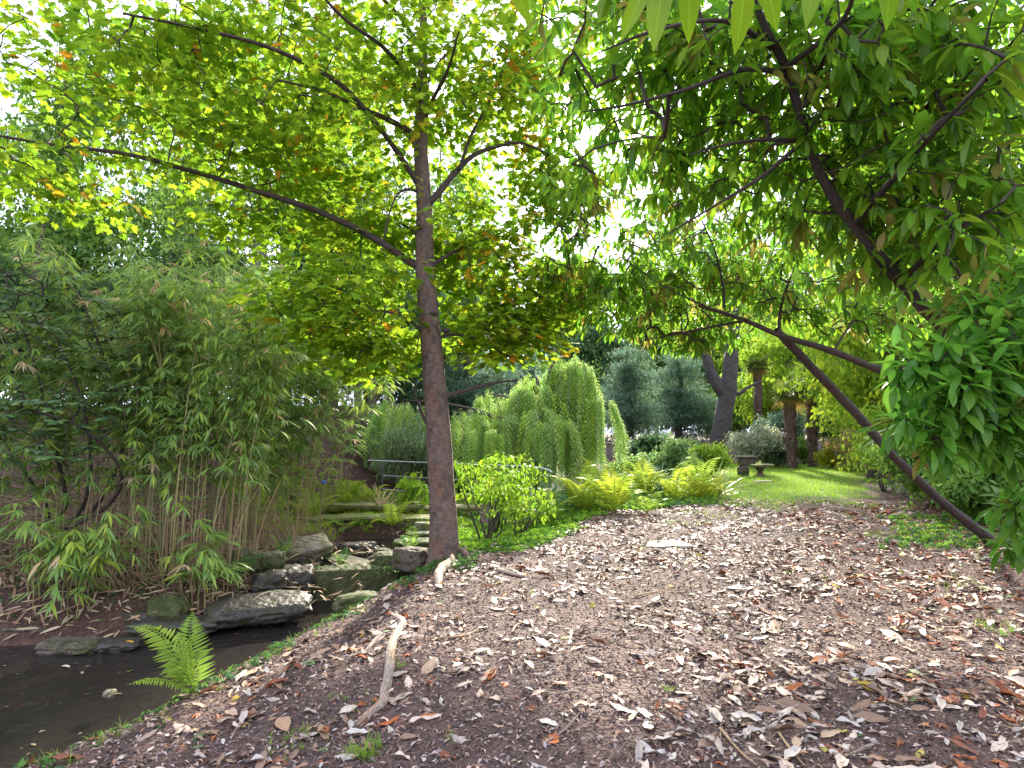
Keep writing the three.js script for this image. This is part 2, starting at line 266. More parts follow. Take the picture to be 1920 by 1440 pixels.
// ------------------------------------------------------------------ the maple in the middle
const leafUp = (tilt) => V(gauss() * tilt, 1, gauss() * tilt).normalize();
rnd = mulberry(101);
{
  const base = onGround(832, 1045), T = (px, py, d) => at(px, py, d);
  const D = -base.z;
  const g = thing('maple_tree', 'slender maple with brown trunk and lime green leaves beside the stream', 'tree', base);
  const tp = [base.clone().add(V(0, -0.25, 0)), base.clone().add(V(0, 0.12, 0)), T(829, 930, D), T(821, 800, D), T(813, 690, D), T(803, 590, D), T(797, 490, D), T(795, 380, D + 0.02), T(789, 270, D + 0.05), T(792, 160, D + 0.12), T(794, 60, D + 0.2), T(790, -60, D + 0.3), T(797, -200, D + 0.3), T(800, -330, D + 0.3)];
  const w = (px) => (px * 0.46 / F) * D;
  const trunk = part('trunk', tube(tp, [w(86), w(60), w(53), w(49), w(45), w(42), w(39), w(33), w(30), w(23), w(18), w(14), w(10), w(4)], 90, 18, 0.05), M.mapleBark, g);
  // branches: pixel path with depth offset at each point, radii in px
  const B = [
    [[[795, 505, 0], [770, 492, 0.02], [700, 446, -0.1], [600, 398, -0.3], [480, 358, -0.5], [350, 318, -0.7], [230, 288, -0.9], [100, 272, -1.1], [-30, 250, -1.3]], [18, 11, 4]],
    [[[800, 385, 0], [820, 365, 0], [850, 328, 0.1], [890, 290, 0.3], [930, 275, 0.4], [975, 268, 0.5], [1035, 292, 0.6]], [16, 11, 4]],
    [[[788, 262, 0], [768, 248, 0], [735, 228, -0.1], [690, 208, -0.3], [600, 170, -0.7], [520, 150, -1.0]], [19, 11, 4]],
    [[[786, 350, 0], [765, 315, -0.1], [700, 225, -0.4], [640, 160, -0.6], [520, 95, -1.0], [400, 60, -1.3], [230, 25, -1.7]], [12, 10, 4]],
    [[[862, 318, 0.1], [880, 262, 0.2], [915, 195, 0.3], [945, 125, 0.5], [960, 40, 0.7]], [8, 6, 3]],
    [[[822, 752, 0], [840, 742, -0.02], [880, 730, 0.02], [930, 718, 0.1], [970, 713, 0.2]], [14, 8, 3]],
    [[[806, 800, 0], [795, 785, -0.05], [783, 752, -0.1], [772, 720, -0.2]], [10, 6, 2]],
    [[[803, 632, 0], [785, 616, -0.1], [760, 596, -0.2], [720, 584, -0.4], [640, 580, -0.7]], [9, 6, 3]],
    [[[818, 640, 0], [836, 628, 0.05], [880, 632, 0.2], [930, 655, 0.4], [990, 690, 0.6]], [9, 6, 2]],
    [[[802, 505, 0], [822, 490, 0], [860, 468, 0.2], [912, 448, 0.5], [960, 440, 0.8]], [10, 7, 3]],
    [[[786, 362, 0], [770, 355, -0.1], [748, 362, -0.3], [730, 400, -0.5], [715, 470, -0.6]], [7, 5, 2]],
    [[[792, 200, 0.1], [770, 150, -0.3], [720, 90, -0.9], [640, 30, -1.5], [560, -60, -2]], [12, 8, 3]],
    [[[792, 170, 0.1], [830, 110, 0.6], [880, 60, 1.2], [930, -20, 1.8]], [10, 7, 3]],
    [[[790, 300, 0], [770, 260, 0.6], [720, 220, 1.4], [640, 200, 2.2], [540, 190, 2.8]], [12, 8, 3]],
    [[[796, 460, 0], [770, 430, 0.5], [700, 400, 1.1], [600, 430, 1.7], [500, 470, 2.0]], [10, 7, 3]],
    [[[795, 100, 0.1], [740, 20, 0.2], [640, -60, -0.2], [500, -120, -0.8]], [10, 7, 3]],
    [[[790, 240, 0], [810, 190, -0.6], [840, 130, -1.3], [860, 60, -2.0]], [10, 7, 3]],
  ];
  const sk = along(tp, 50, 0.45);
  for (const [pp, rr] of B) { const pts = pp.map(([x, y, o]) => T(x, y, D + o)); part('branch', tube(pts, rr.map((q) => w(q)), pts.length * 5, 7, 0.05), M.branchBark, g); sk.push(...along(pts, 40, 0.25)); }
  // cut scars and surface roots
  for (const [x, y] of [[812, 588], [836, 620]]) { const s = new THREE.SphereGeometry(1, 8, 6); s.scale(0.05, 0.035, 0.05); const p = T(x, y, D - 0.1); s.translate(p.x - base.x, p.y - base.y, p.z - base.z); part('scar', s, M.branchBark, trunk); }
  const rootOn = (list, r0, r1) => { const pts = list.map(([x, y]) => { const p = onGround(x, y); p.y += r0 * 0.35; return p; }); pts[0].y -= r0 * 0.6; pts[pts.length - 1].y -= r1 * 2.5; part('root', tube(pts, [r0 * 0.8, r0, (r0 + r1) / 2, r1], pts.length * 6, 8, 0.14), M.rootBark, g); };
  rootOn([[846, 1052], [833, 1068], [822, 1085], [826, 1108]], 0.065, 0.03);
  rootOn([[742, 1155], [756, 1172], [745, 1190], [734, 1215], [730, 1260], [722, 1300], [715, 1325], [690, 1345], [650, 1370]], 0.036, 0.02);
  rootOn([[738, 1188], [715, 1195], [690, 1220], [660, 1250]], 0.02, 0.008);
  for (const [x, y, x2, y2] of [[812, 1030, 788, 1056], [852, 1032, 884, 1052], [838, 1040, 852, 1066]]) { const a = onGround(830, 1040).add(V(0, 0.16, 0.02)), m = onGround((x + x2) / 2, (y + y2) / 2).add(V(0, 0.035, 0)), e = onGround(x2, y2).add(V(0, -0.04, 0)); part('root', tube([a, a.clone().lerp(m, 0.5).add(V(0, -0.03, 0)), m, e], [0.09, 0.075, 0.05, 0.02], 14, 8, 0.12), M.mapleBark, g); }
  // sprays of leaves
  const blobs = [ // px, py, depth offset, rx, ry, rz, number
    [700, 150, 0.0, 1.9, 1.3, 1.8, 200], [890, 180, 0.5, 1.1, 1.2, 1.4, 130], [1010, 120, 1.0, 0.8, 1.3, 1.0, 90], [1030, 330, 1.2, 0.6, 0.9, 0.8, 70], [1050, 540, 1.4, 0.4, 0.7, 0.6, 36], [880, 470, 0.6, 0.9, 0.95, 1.1, 160], [920, 620, 0.6, 0.75, 0.5, 0.9, 105], [1000, 570, 1.0, 0.55, 0.8, 0.7, 70],
    [640, 560, -0.2, 1.1, 0.6, 1.1, 130], [690, 655, 0.2, 0.75, 0.4, 0.9, 90], [600, 330, 0.3, 1.4, 0.9, 1.5, 150], [700, 440, 0.5, 0.9, 0.6, 0.8, 80], [380, 230, -0.5, 1.5, 0.9, 1.4, 105], [150, 130, -0.8, 1.2, 1.0, 1.4, 70], [120, 330, -0.8, 1.2, 0.45, 1.0, 52], [330, 60, -0.7, 1.4, 0.7, 1.4, 75],
    [760, 0, 0, 2.0, 0.9, 1.8, 90], [520, 20, 0, 1.5, 1.0, 1.6, 70], [480, 440, 0.6, 0.8, 0.35, 0.8, 30], [760, -250, 0.2, 2.4, 1.0, 2.2, 90],
  ];
  const anchors = [];
  for (const [x, y, o, rx, ry, rz, n] of blobs) { const c = T(x, y, D + o); for (let i = 0; i < n; i++) { const p = inBlob([c, rx, ry, rz], 0.45); if (p.z < -2.4 && Math.hypot(p.x - base.x, p.z - base.z) > 0.25) anchors.push(p); } }
  const tw = grow(sk, anchors, { tip: 0.0025, k: 0.0016, sag: 0.05 });
  const twm = part('twigs', tw.geo, M.twig, g); twm.userData.kind = 'stuff';
  const green = [[0.125, 0.215, 0.012], [0.155, 0.25, 0.014], [0.095, 0.18, 0.012], [0.19, 0.26, 0.014]], warm = [[0.26, 0.2, 0.014], [0.32, 0.16, 0.014], [0.22, 0.22, 0.014]];
  const leaves = [];
  anchors.forEach((p, i) => {
    const dir = tw.res[i].dir.clone(); dir.y *= 0.3; if (dir.lengthSq() < 0.01) dir.set(R(-1, 1), 0, R(-1, 1)); dir.normalize(); const side = V(-dir.z, 0, dir.x), n = 9 + Math.floor(R(5));
    const autumn = rnd() < (p.x > -0.4 ? 0.16 : 0.05);
    for (let k = 0; k < n; k++) {
      const u = R(-0.34, 0.3), s = R(-0.34, 0.34), q = p.clone().addScaledVector(dir, u).addScaledVector(side, s); q.y += gauss() * 0.07 - 0.12 * s * s;
      const ld = dir.clone().multiplyScalar(0.7).addScaledVector(side, Math.sign(s) * R(0.3, 1)).add(V(gauss() * 0.25, -R(0.15, 0.8), gauss() * 0.25));
      leaves.push({ m: frame(q, ld, leafUp(0.55), R(0.085, 0.15)), c: vary(autumn && rnd() < 0.7 ? warm : green) });
    }
  });
  foliage(g, mapleGeo(), leafMat(1, 1, 1, { t: 0.55, coat: 0.12, cr: 0.5 }), leaves, { single: 300 });
  console.log('maple', leaves.length);
}

// ------------------------------------------------------------------ the evergreen laurels on the right
const laurelGreen = [[0.13, 0.275, 0.02], [0.15, 0.3, 0.02], [0.1, 0.23, 0.025], [0.19, 0.31, 0.02]], laurelBright = [[0.1, 0.25, 0.025], [0.12, 0.27, 0.027], [0.085, 0.22, 0.028]], laurelOlive = [[0.2, 0.2, 0.04], [0.23, 0.21, 0.045]];
const laurelLeaf = bladeGeo({ len: 1, wid: 0.29, seg: 6, peak: 0.48, fold: 0.13, droop: 0.2, petiole: 0.08 });
function laurelSprays(anchors, res, { size = [0.1, 0.215], n = [5, 9], tones = laurelGreen, droop = 0.7, olive = 0.12 }) {
  const out = [];
  anchors.forEach((p, i) => {
    const dir = res[i].dir.clone().add(V(0, -0.15, 0)).normalize(), a = V(dir.z, 0, -dir.x).normalize(), b = V().crossVectors(dir, a), k = Math.floor(R(n[0], n[1] + 1)), ph = R(6.28), old = rnd() < olive;
    for (let j = 0; j < k; j++) {
      const th = ph + j * 2.4, rad = a.clone().multiplyScalar(Math.cos(th)).addScaledVector(b, Math.sin(th)), q = p.clone().addScaledVector(dir, -0.022 * j + 0.05);
      const ld = dir.clone().multiplyScalar(0.55).addScaledVector(rad, 0.9).add(V(gauss() * 0.15, -droop * R(0.4, 1.2), gauss() * 0.15)).normalize();
      const up = V(0, 1, 0).addScaledVector(rad, 0.5).add(V(gauss() * 0.3, 0, gauss() * 0.3));
      out.push({ m: frame(q, ld, up, R(size[0], size[1]), R(0.85, 1.2)), c: vary(old ? laurelOlive : tones) });
    }
  });
  return out;
}
const laurelMat = leafMat(1, 1, 1, { t: 0.62, coat: 0.75, cr: 0.28, vein: true });
function laurel({ label, trunkPts, trunkR, branches, blobs, base, group, single = 300, opt = {}, mat = laurelMat, name = 'laurel_tree', cat = 'tree', thin = 0.74, bk = 0.7 }) {
  const g = thing(name, label, cat, base, group), sk = [];
  trunkPts.forEach((pts, i) => { part('trunk', tube(pts, trunkR[i], 70, 14, 0.13), M.laurelBark, g); sk.push(...along(pts, 40, 0.3)); });
  for (const [pts, r0, r1] of branches) { part('branch', tube(pts, [r0 * bk, (r0 + r1) * 0.45 * bk, r1 * 0.7 * bk], 24, 7, 0.1), M.laurelBark, g); sk.push(...along(pts, 30, 0.1)); }
  const anchors = [];
  for (const [c, rx, ry, rz, n] of blobs) for (let i = 0; i < n * thin; i++) { const p = inBlob([c, rx, ry, rz], 0.42); if (p.z < -0.75 && p.distanceTo(EYE) > 0.95 && p.y > ground(p.x, p.z) + 0.1) anchors.push(p); }
  const tw = grow(sk, anchors, { tip: 0.003, k: 0.002, sag: 0.04 });
  part('twigs', tw.geo, M.twig, g).userData.kind = 'stuff';
  const lv = laurelSprays(anchors, tw.res, opt); foliage(g, laurelLeaf, mat, lv, { single }); console.log(g.name, lv.length);
}
rnd = mulberry(202);
{
  const P = at;
  // the leaning stem in front of the lawn
  const baseA = onGround(1870, 1020), dA = -baseA.z;
  laurel({
    label: 'evergreen laurel with a thin dark trunk leaning left across the path', base: baseA,
    trunkPts: [[baseA.clone().add(V(0.15, -0.2, 0)), P(1850, 1008, dA), P(1760, 935, dA), P(1680, 860, dA - 0.1), P(1600, 770, dA - 0.25), P(1530, 697, dA - 0.4), P(1485, 650, dA - 0.48), P(1455, 618, dA - 0.54)]],
    trunkR: [[0.13, 0.07, 0.058, 0.056, 0.057, 0.054, 0.052, 0.046]],
    branches: [
      [[P(1700, 712, dA - 1.6), P(1640, 690, dA - 1.3), P(1550, 655, dA - 0.9), P(1460, 628, dA - 0.55), P(1390, 598, dA - 0.55), P(1310, 573, dA - 0.6)], 0.075, 0.045],
      [[P(1462, 632, dA - 0.5), P(1462, 590, dA - 0.5), P(1475, 540, dA - 0.6), P(1500, 480, dA - 0.9)], 0.035, 0.02],
      [[P(1357, 578, dA - 0.65), P(1356, 540, dA - 0.7), P(1340, 470, dA - 0.8), P(1300, 380, dA - 1)], 0.03, 0.015],
      [[P(1330, 577, dA - 0.7), P(1250, 540, dA - 0.7), P(1160, 480, dA - 0.6), P(1080, 440, dA - 0.5)], 0.016, 0.006],
      [[P(1400, 600, dA - 0.6), P(1300, 620, dA - 0.2), P(1200, 640, dA + 0.1)], 0.03, 0.012],
    ],
    blobs: [
      [P(1170, 550, dA + 0.1), 1.0, 0.55, 0.9, 300], [P(1370, 510, dA + 0.1), 1.1, 0.62, 0.9, 330], [P(1540, 560, dA - 0.2), 1.0, 0.42, 0.8, 170], [P(1075, 480, dA), 0.6, 0.75, 0.6, 85], [P(1110, 330, dA), 0.7, 0.7, 0.6, 110], [P(1060, 410, dA + 0.3), 0.7, 0.5, 0.5, 70], [P(1230, 440, dA + 0.2), 0.7, 0.5, 0.5, 80],
      [P(1290, 618, dA + 0.6), 1.0, 0.32, 0.6, 170], [P(1640, 590, dA - 0.6), 0.8, 0.4, 0.6, 95], [P(1240, 400, dA - 1), 0.8, 0.6, 0.8, 70], [P(1420, 400, dA - 1.2), 0.9, 0.7, 0.8, 130],
    ], opt: { olive: 0.14 },
  });
  // the taller stem behind it, crown over the path
  const baseB = gnd(5.0, 5.0), q = 4.6;
  laurel({
    label: 'evergreen laurel with an upright dark stem and a dense crown over the path', base: baseB,
    trunkPts: [[baseB.clone().add(V(0, -0.15, 0)), V(4.75, 0.7, -4.95), P(1990, 790, q + 0.4), P(1900, 720, q + 0.2), P(1830, 665, q), P(1770, 615, q - 0.1), P(1690, 530, q - 0.2), P(1600, 420, q - 0.3), P(1540, 330, q - 0.4), P(1505, 230, q - 0.5), P(1475, 130, q - 0.6), P(1432, 45, q - 0.7), P(1390, -80, q - 0.8)]],
    trunkR: [[0.09, 0.08, 0.07, 0.062, 0.054, 0.05, 0.044, 0.04, 0.036, 0.033, 0.03, 0.025, 0.015]],
    branches: [
      [[P(1500, 265, q - 0.5), P(1440, 262, q - 0.6), P(1370, 270, q - 0.7), P(1290, 290, q - 0.7)], 0.028, 0.01],
      [[P(1500, 270, q - 0.5), P(1430, 330, q - 0.6), P(1350, 380, q - 0.7), P(1250, 440, q - 0.6)], 0.028, 0.01],
      [[P(1480, 140, q - 0.6), P(1400, 130, q - 0.7), P(1280, 170, q - 0.7), P(1160, 200, q - 0.6), P(1090, 210, q - 0.5)], 0.03, 0.01],
      [[P(1450, 90, q - 0.65), P(1360, 40, q - 1), P(1220, 60, q - 1.2), P(1120, 100, q - 1.2)], 0.03, 0.01],
      [[P(1600, 420, q - 0.3), P(1680, 330, q - 0.8), P(1760, 240, q - 1.3), P(1850, 150, q - 1.8)], 0.04, 0.015],
      [[P(1690, 530, q - 0.2), P(1780, 440, q - 0.8), P(1880, 380, q - 1.2)], 0.035, 0.012],
      [[P(1470, 130, q - 0.6), P(1560, 60, q - 1.2), P(1600, -20, q - 2), P(1480, -120, q - 3)], 0.03, 0.012],
    ],
    blobs: [
      [P(1240, 130, q + 0.7 - 0.6), 0.8, 0.6, 0.9, 170], [P(1420, 180, q + 0.7 - 0.6), 0.9, 0.8, 1.0, 240], [P(1280, 300, q + 0.7 - 0.4), 0.65, 0.45, 0.8, 120], [P(1600, 200, q + 0.7 - 0.9), 1.0, 0.9, 1.0, 260], [P(1780, 250, q + 0.7 - 1.3), 0.9, 0.9, 0.9, 260],
      [P(1700, 420, q + 0.7 - 0.8), 0.8, 0.6, 0.8, 180], [P(1860, 460, q + 0.7 - 1.4), 0.7, 0.6, 0.7, 150], [P(1560, 380, q + 0.7 - 0.3), 0.8, 0.6, 0.8, 150], [P(1500, 40, q + 0.7 - 1.2), 1.2, 0.6, 1.1, 220], [P(1750, 60, q + 0.7 - 1.8), 1.0, 0.6, 0.9, 190], [P(1140, 60, q + 0.7 - 0.4), 0.8, 0.6, 0.8, 130], [P(1080, 190, q + 1), 0.5, 0.5, 0.6, 44], [P(1110, 330, q + 0.7 - 0.2), 0.5, 0.35, 0.5, 22],
      [P(1800, 120, q + 1.9), 1.5, 1.2, 0.8, 130], [P(1850, 500, q + 1.6), 0.9, 0.8, 0.7, 80],
    ], opt: { olive: 0.06 },
  });
  // bright spray hanging low at the right
  const baseC = gnd(3.6, 3.6);
  laurel({
    label: 'bright green laurel shrub with large smooth leaves at the path edge', base: baseC, name: 'laurel_shrub', cat: 'shrub', thin: 1,
    trunkPts: [[baseC.clone().add(V(0, -0.1, 0)), V(3.5, 0.5, -3.55), P(1960, 860, 3.4), P(1870, 790, 3.3), P(1800, 720, 3.2), P(1740, 680, 3.1)]], trunkR: [[0.035, 0.03, 0.026, 0.02, 0.014, 0.008]],
    branches: [[[P(1960, 860, 3.4), P(1990, 760, 3.3), P(1960, 680, 3.2), P(1900, 630, 3.1)], 0.022, 0.008], [[P(1900, 815, 3.35), P(1820, 830, 3.2), P(1740, 830, 3.1)], 0.012, 0.005]],
    blobs: [[P(1760, 700, 3.1), 0.28, 0.2, 0.25, 34], [P(1760, 810, 3.1), 0.25, 0.14, 0.22, 26], [P(1880, 740, 3.1), 0.28, 0.3, 0.28, 44], [P(1900, 640, 3.1), 0.3, 0.2, 0.25, 30], [P(1915, 850, 3.2), 0.15, 0.15, 0.2, 10], [P(1880, 560, 3.3), 0.4, 0.25, 0.3, 34], [P(1940, 950, 3.5), 0.2, 0.2, 0.2, 12], [P(1905, 1035, 3.7), 0.12, 0.06, 0.12, 6]],
    opt: { size: [0.12, 0.18], n: [7, 10], tones: laurelBright, droop: 0.45, olive: 0.06 },
  });
  // the twig right above the camera
  const top = P(1420, -150, 1.5);
  const g = thing('laurel_branch', 'overhanging laurel twig with large backlit leaves hanging into view', 'branch', top);
  part('twig', tube([P(1750, -330, 1.7), P(1600, -160, 1.55), P(1420, -95, 1.45), P(1290, -90, 1.4), P(1190, -70, 1.42)], [0.008, 0.006, 0.004], 24, 6), M.twig, g);
  const lv = [];
  for (const [x, y, dx, dy, s] of [[1250, -85, -30, 190, 0.24], [1232, -60, -75, 130, 0.18], [1292, -85, 0, 150, 0.2], [1400, -80, -10, 160, 0.22], [1420, -90, 45, 150, 0.2], [1530, -105, -8, 150, 0.21], [1660, -150, 20, 180, 0.26], [1720, -200, -40, 200, 0.24], [950, -60, 40, 90, 0.14], [915, -110, 10, 120, 0.14]])
    lv.push({ m: frame(P(x, y, 1.45), P(x + dx, y + dy, 1.5 + R(-0.06, 0.06)).sub(P(x, y, 1.45)), V(gauss() * 0.5, 0.15, 1), s, 0.95), c: vary([[0.13, 0.24, 0.012], [0.15, 0.25, 0.012]], 0.08) });
  foliage(g, laurelLeaf, laurelMat, lv, { single: 20 });
}
// ------------------------------------------------------------------ bamboo on the far bank
const bambooLeaf = bladeGeo({ len: 1, wid: 0.13, seg: 5, peak: 0.3, fold: 0.12, droop: 0.22, petiole: 0.03 });
const bambooGreen = [[0.135, 0.22, 0.05], [0.155, 0.245, 0.05], [0.11, 0.19, 0.06], [0.2, 0.27, 0.04]];
const bambooMat = leafMat(1, 1, 1, { t: 0.45, coat: 0.5, cr: 0.4 });
const straw = [[0.36, 0.27, 0.14], [0.3, 0.2, 0.1], [0.42, 0.33, 0.2]];
function bamboo({ label, x, d, spread, n, h, fans, single, size = [0.14, 0.26], from = 0.25, dry = 0.25, lean = V(0, 0, 0) }) {
  const base = gnd(x, d), g = thing('bamboo_clump', label, 'bamboo', base, 'bamboo clumps along the far bank of the stream'), leaves = [], tw = [];
  for (let i = 0; i < n; i++) {
    const a = R(6.28), r = spread * Math.sqrt(rnd()), b = gnd(x + Math.cos(a) * r, d + Math.sin(a) * r * 0.7, -0.05), isDry = rnd() < dry, H = R(h[0], h[1]) * (isDry ? 0.6 : 1);
    const out = V(Math.cos(a), 0, Math.sin(a)).multiplyScalar(R(0.06, 0.3) * (0.4 + r / spread)).add(lean).add(V(gauss() * 0.08, 0, gauss() * 0.08));
    const pts = [0, 0.3, 0.6, 0.85, 1].map((t) => b.clone().add(V(out.x * H * t * t, H * t * (1 - 0.12 * t * t * out.length()), out.z * H * t * t)));
    const cr = R(0.005, 0.009); part('culm', tube(pts, [cr, cr * 0.85, cr * 0.25], 12, 5), isDry ? M.culmDry : rnd() < 0.5 ? M.culm : M.culmGreen, g);
    const c = new THREE.CatmullRomCurve3(pts);
    if (isDry) continue;
    for (let k = 0; k < fans; k++) {
      const t = Math.pow(lerp(from, 1, rnd()), 0.85), p = c.getPoint(t), th = R(6.28), L = R(0.08, 0.5) * (1.1 - 0.5 * t), dir = V(Math.cos(th), R(0.1, 0.7), Math.sin(th)).normalize(), e = p.clone().addScaledVector(dir, L); e.y -= L * 0.15;
      tw.push(stick(p, e, 0.0022, 0.0012, 3));
      const m = 4 + Math.floor(R(4)), fd = V(dir.x, R(-0.5, 0.2), dir.z).normalize(), sd2 = V(-fd.z, 0, fd.x), warmth = rnd() < 0.05;
      for (let j = 0; j < m; j++) { const sp = ((j + 0.5) / m - 0.5) * 1.9, ld = fd.clone().addScaledVector(sd2, sp).add(V(gauss() * 0.12, -R(0, 0.45), gauss() * 0.12)); leaves.push({ m: frame(e.clone().addScaledVector(fd, -0.02 * j), ld, V(gauss() * 0.35, 1, gauss() * 0.35), R(size[0], size[1])), c: vary(warmth ? straw : bambooGreen) }); }
    }
  }
  part('side_twigs', mergeGeometries(tw), M.culmGreen, g).userData.kind = 'stuff';
  foliage(g, bambooLeaf, bambooMat, leaves, { single }); console.log(g.name, leaves.length);
}
rnd = mulberry(303);
bamboo({ label: 'tall arching bamboo clump with straw coloured canes above the weir', x: -4.15, d: 7.9, spread: 0.8, n: 62, h: [2.2, 4.6], fans: 42, single: 200 });
bamboo({ label: 'bamboo clump with green canes mingling with the rhododendron', x: -5.7, d: 8.3, spread: 0.8, n: 46, h: [2.2, 4.6], fans: 42, single: 120 });
bamboo({ label: 'bright bamboo clump behind the flat grey rock, its tips hanging toward the maple trunk', x: -3.95, d: 9.9, spread: 0.75, n: 44, h: [2.4, 4.9], fans: 42, single: 100, lean: V(0.07, 0, 0) });
bamboo({ label: 'low leafy young bamboo drooping over the water edge', x: -5.05, d: 6.95, spread: 0.5, n: 26, h: [0.5, 1.2], fans: 9, single: 150, from: 0.35, dry: 0.3, lean: V(0.1, 0, 0.35) });
bamboo({ label: 'short bamboo shoots with dry canes at the foot of the tall clump', x: -3.75, d: 7.3, spread: 0.42, n: 30, h: [0.4, 1.1], fans: 5, single: 80, from: 0.5, dry: 0.55, lean: V(0, 0, 0.3) });
bamboo({ label: 'fine leaved bamboo thicket behind the other bamboo clumps', x: -6.6, d: 12.0, spread: 1.6, n: 44, h: [3, 5.2], fans: 42, single: 0, size: [0.16, 0.28] });
bamboo({ label: 'feathery tall bamboo behind the stone ledge', x: -4.9, d: 13.2, spread: 1.3, n: 40, h: [3.4, 5.6], fans: 42, single: 0, size: [0.16, 0.28] });

bamboo({ label: 'slim bamboo clump at the left end of the far bank', x: -7.3, d: 7.6, spread: 0.7, n: 30, h: [1.6, 3.6], fans: 34, single: 60 });

// ------------------------------------------------------------------ rhododendron at the left
rnd = mulberry(404);
{
  const base = gnd(-7.0, 8.6), g = thing('rhododendron', 'rhododendron shrub with rosettes of oval leaves and brown crooked stems', 'shrub', base), sk = [];
  const stems = [[[120, 960, 8.2], [100, 830, 8.0], [75, 720, 7.8], [40, 600, 7.7]], [[150, 960, 8.2], [170, 850, 7.8], [150, 740, 7.6], [110, 640, 7.4]], [[180, 950, 8.2], [235, 800, 7.9], [205, 700, 7.8], [165, 590, 7.6]], [[90, 960, 8.3], [30, 860, 8.1], [-30, 740, 8]], [[200, 950, 8], [225, 880, 7.5], [150, 800, 7.1], [60, 770, 6.9]]];
  for (const s of stems) { const pts = s.map(([x, y, d]) => at(x, y, d)); pts.unshift(base.clone().add(V(R(-0.3, 0.3), -0.1, R(-0.2, 0.2)))); part('stem', tube(pts, [0.03, 0.024, 0.012], 22, 7, 0.12), M.darkBark, g); sk.push(...along(pts, 24, 0.3)); }
  const anchors = [];
  for (const [x, y, d, rx, ry, rz, n] of [[70, 620, 7.5, 1.0, 0.7, 0.7, 80], [150, 760, 7.2, 0.8, 0.45, 0.6, 60], [20, 780, 6.9, 0.6, 0.35, 0.5, 38], [190, 640, 7.6, 0.7, 0.5, 0.6, 50], [90, 850, 7.0, 0.55, 0.2, 0.4, 22], [40, 520, 8, 1.2, 0.6, 0.9, 70]]) { const c = at(x, y, d); for (let i = 0; i < n; i++) anchors.push(inBlob([c, rx, ry, rz], 0.4)); }
  const tw = grow(sk, anchors, { sag: -0.03 }); part('twigs', tw.geo, M.twig, g).userData.kind = 'stuff';
  const lv = [];
  anchors.forEach((p, i) => { const n = 6 + Math.floor(R(4)), ph = R(6.28), up = tw.res[i].dir.clone().add(V(0, 1.2, 0)).normalize(); for (let j = 0; j < n; j++) { const th = ph + (j / n) * 6.28, rad = V(Math.cos(th), 0, Math.sin(th)); lv.push({ m: frame(p, rad.clone().add(V(0, R(-0.45, 0.25), 0)), up.clone().add(V(gauss() * 0.2, 0, gauss() * 0.2)), R(0.09, 0.14)), c: vary([[0.08, 0.15, 0.05], [0.1, 0.175, 0.05], [0.065, 0.125, 0.055], [0.14, 0.19, 0.035]]) }); } });
  foliage(g, bladeGeo({ len: 1, wid: 0.36, seg: 5, peak: 0.6, fold: -0.06, droop: 0.1, petiole: 0.08 }), leafMat(1, 1, 1, { t: 0.35, coat: 0.6, cr: 0.35, vein: true }), lv, { single: 220 });
}
// dry stalks round the bamboo feet
rnd = mulberry(406);
{
  const gs = []; for (let i = 0; i < 900; i++) { const d = R(6.9, 10.2), x = R(-7.2, -3.1); if (ground(x, -d) < -0.62) continue; const p = gnd(x, d, -0.02), q = p.clone().add(V(gauss() * 0.3, R(0.15, 0.95), gauss() * 0.3 + 0.1)); gs.push(stick(p, q, R(0.003, 0.006), 0.0015, 3)); }
  solo('dry_stalks', mergeGeometries(gs), M.culmDry, 'tangle of thin dry tan stalks round the bamboo feet', 'dry stalks', null, 'stuff');
}
// dead brushwood under it
rnd = mulberry(405);
{
  const gs = []; for (let i = 0; i < 260; i++) { const p = gnd(R(-9, -5.2), R(7.4, 10.5), R(0.02, 0.35)), a = R(6.28), L = R(0.3, 1.1), q = p.clone().add(V(Math.cos(a) * L, R(-0.1, 0.35), Math.sin(a) * L)); gs.push(stick(p, q, R(0.003, 0.008), 0.002, 4)); }
  solo('brushwood', mergeGeometries(gs), M.culmDry, 'tangle of dead brown twigs under the rhododendron', 'brushwood', null, 'stuff');
}

// ------------------------------------------------------------------ background trees and shrubs
function sprigGeo(leaf, n, spread, size, seed, flat = 0.6) {
  const r0 = rnd; rnd = mulberry(seed); const gs = [];
  for (let i = 0; i < n; i++) { const d = randDir(); d.y *= flat; const p = d.clone().multiplyScalar(spread * Math.pow(rnd(), 0.5)); gs.push(leaf.clone().applyMatrix4(frame(p, randDir().add(V(0, -0.5, 0)).addScaledVector(d, 0.8), V(gauss() * 0.6, 1, gauss() * 0.6), size * R(0.7, 1.3)))); }
  rnd = r0; return mergeGeometries(gs);
}
const plainLeaf = bladeGeo({ len: 1, wid: 0.5, seg: 3, peak: 0.45, fold: 0.1, droop: 0.15, petiole: 0 }), thinLeaf = bladeGeo({ len: 1, wid: 0.16, seg: 3, peak: 0.35, fold: 0.08, droop: 0.25, petiole: 0 });
const SPRIG = { broad: sprigGeo(plainLeaf, 12, 0.32, 0.15, 1), fine: sprigGeo(thinLeaf, 16, 0.34, 0.2, 2), small: sprigGeo(plainLeaf, 14, 0.14, 0.07, 3), needle: sprigGeo(thinLeaf, 20, 0.3, 0.16, 4, 0.35), layer: sprigGeo(plainLeaf, 14, 0.36, 0.16, 5, 0.18) };
const farMat = leafMat(1, 1, 1, { t: 0.5, coat: 0.25, cr: 0.45 });
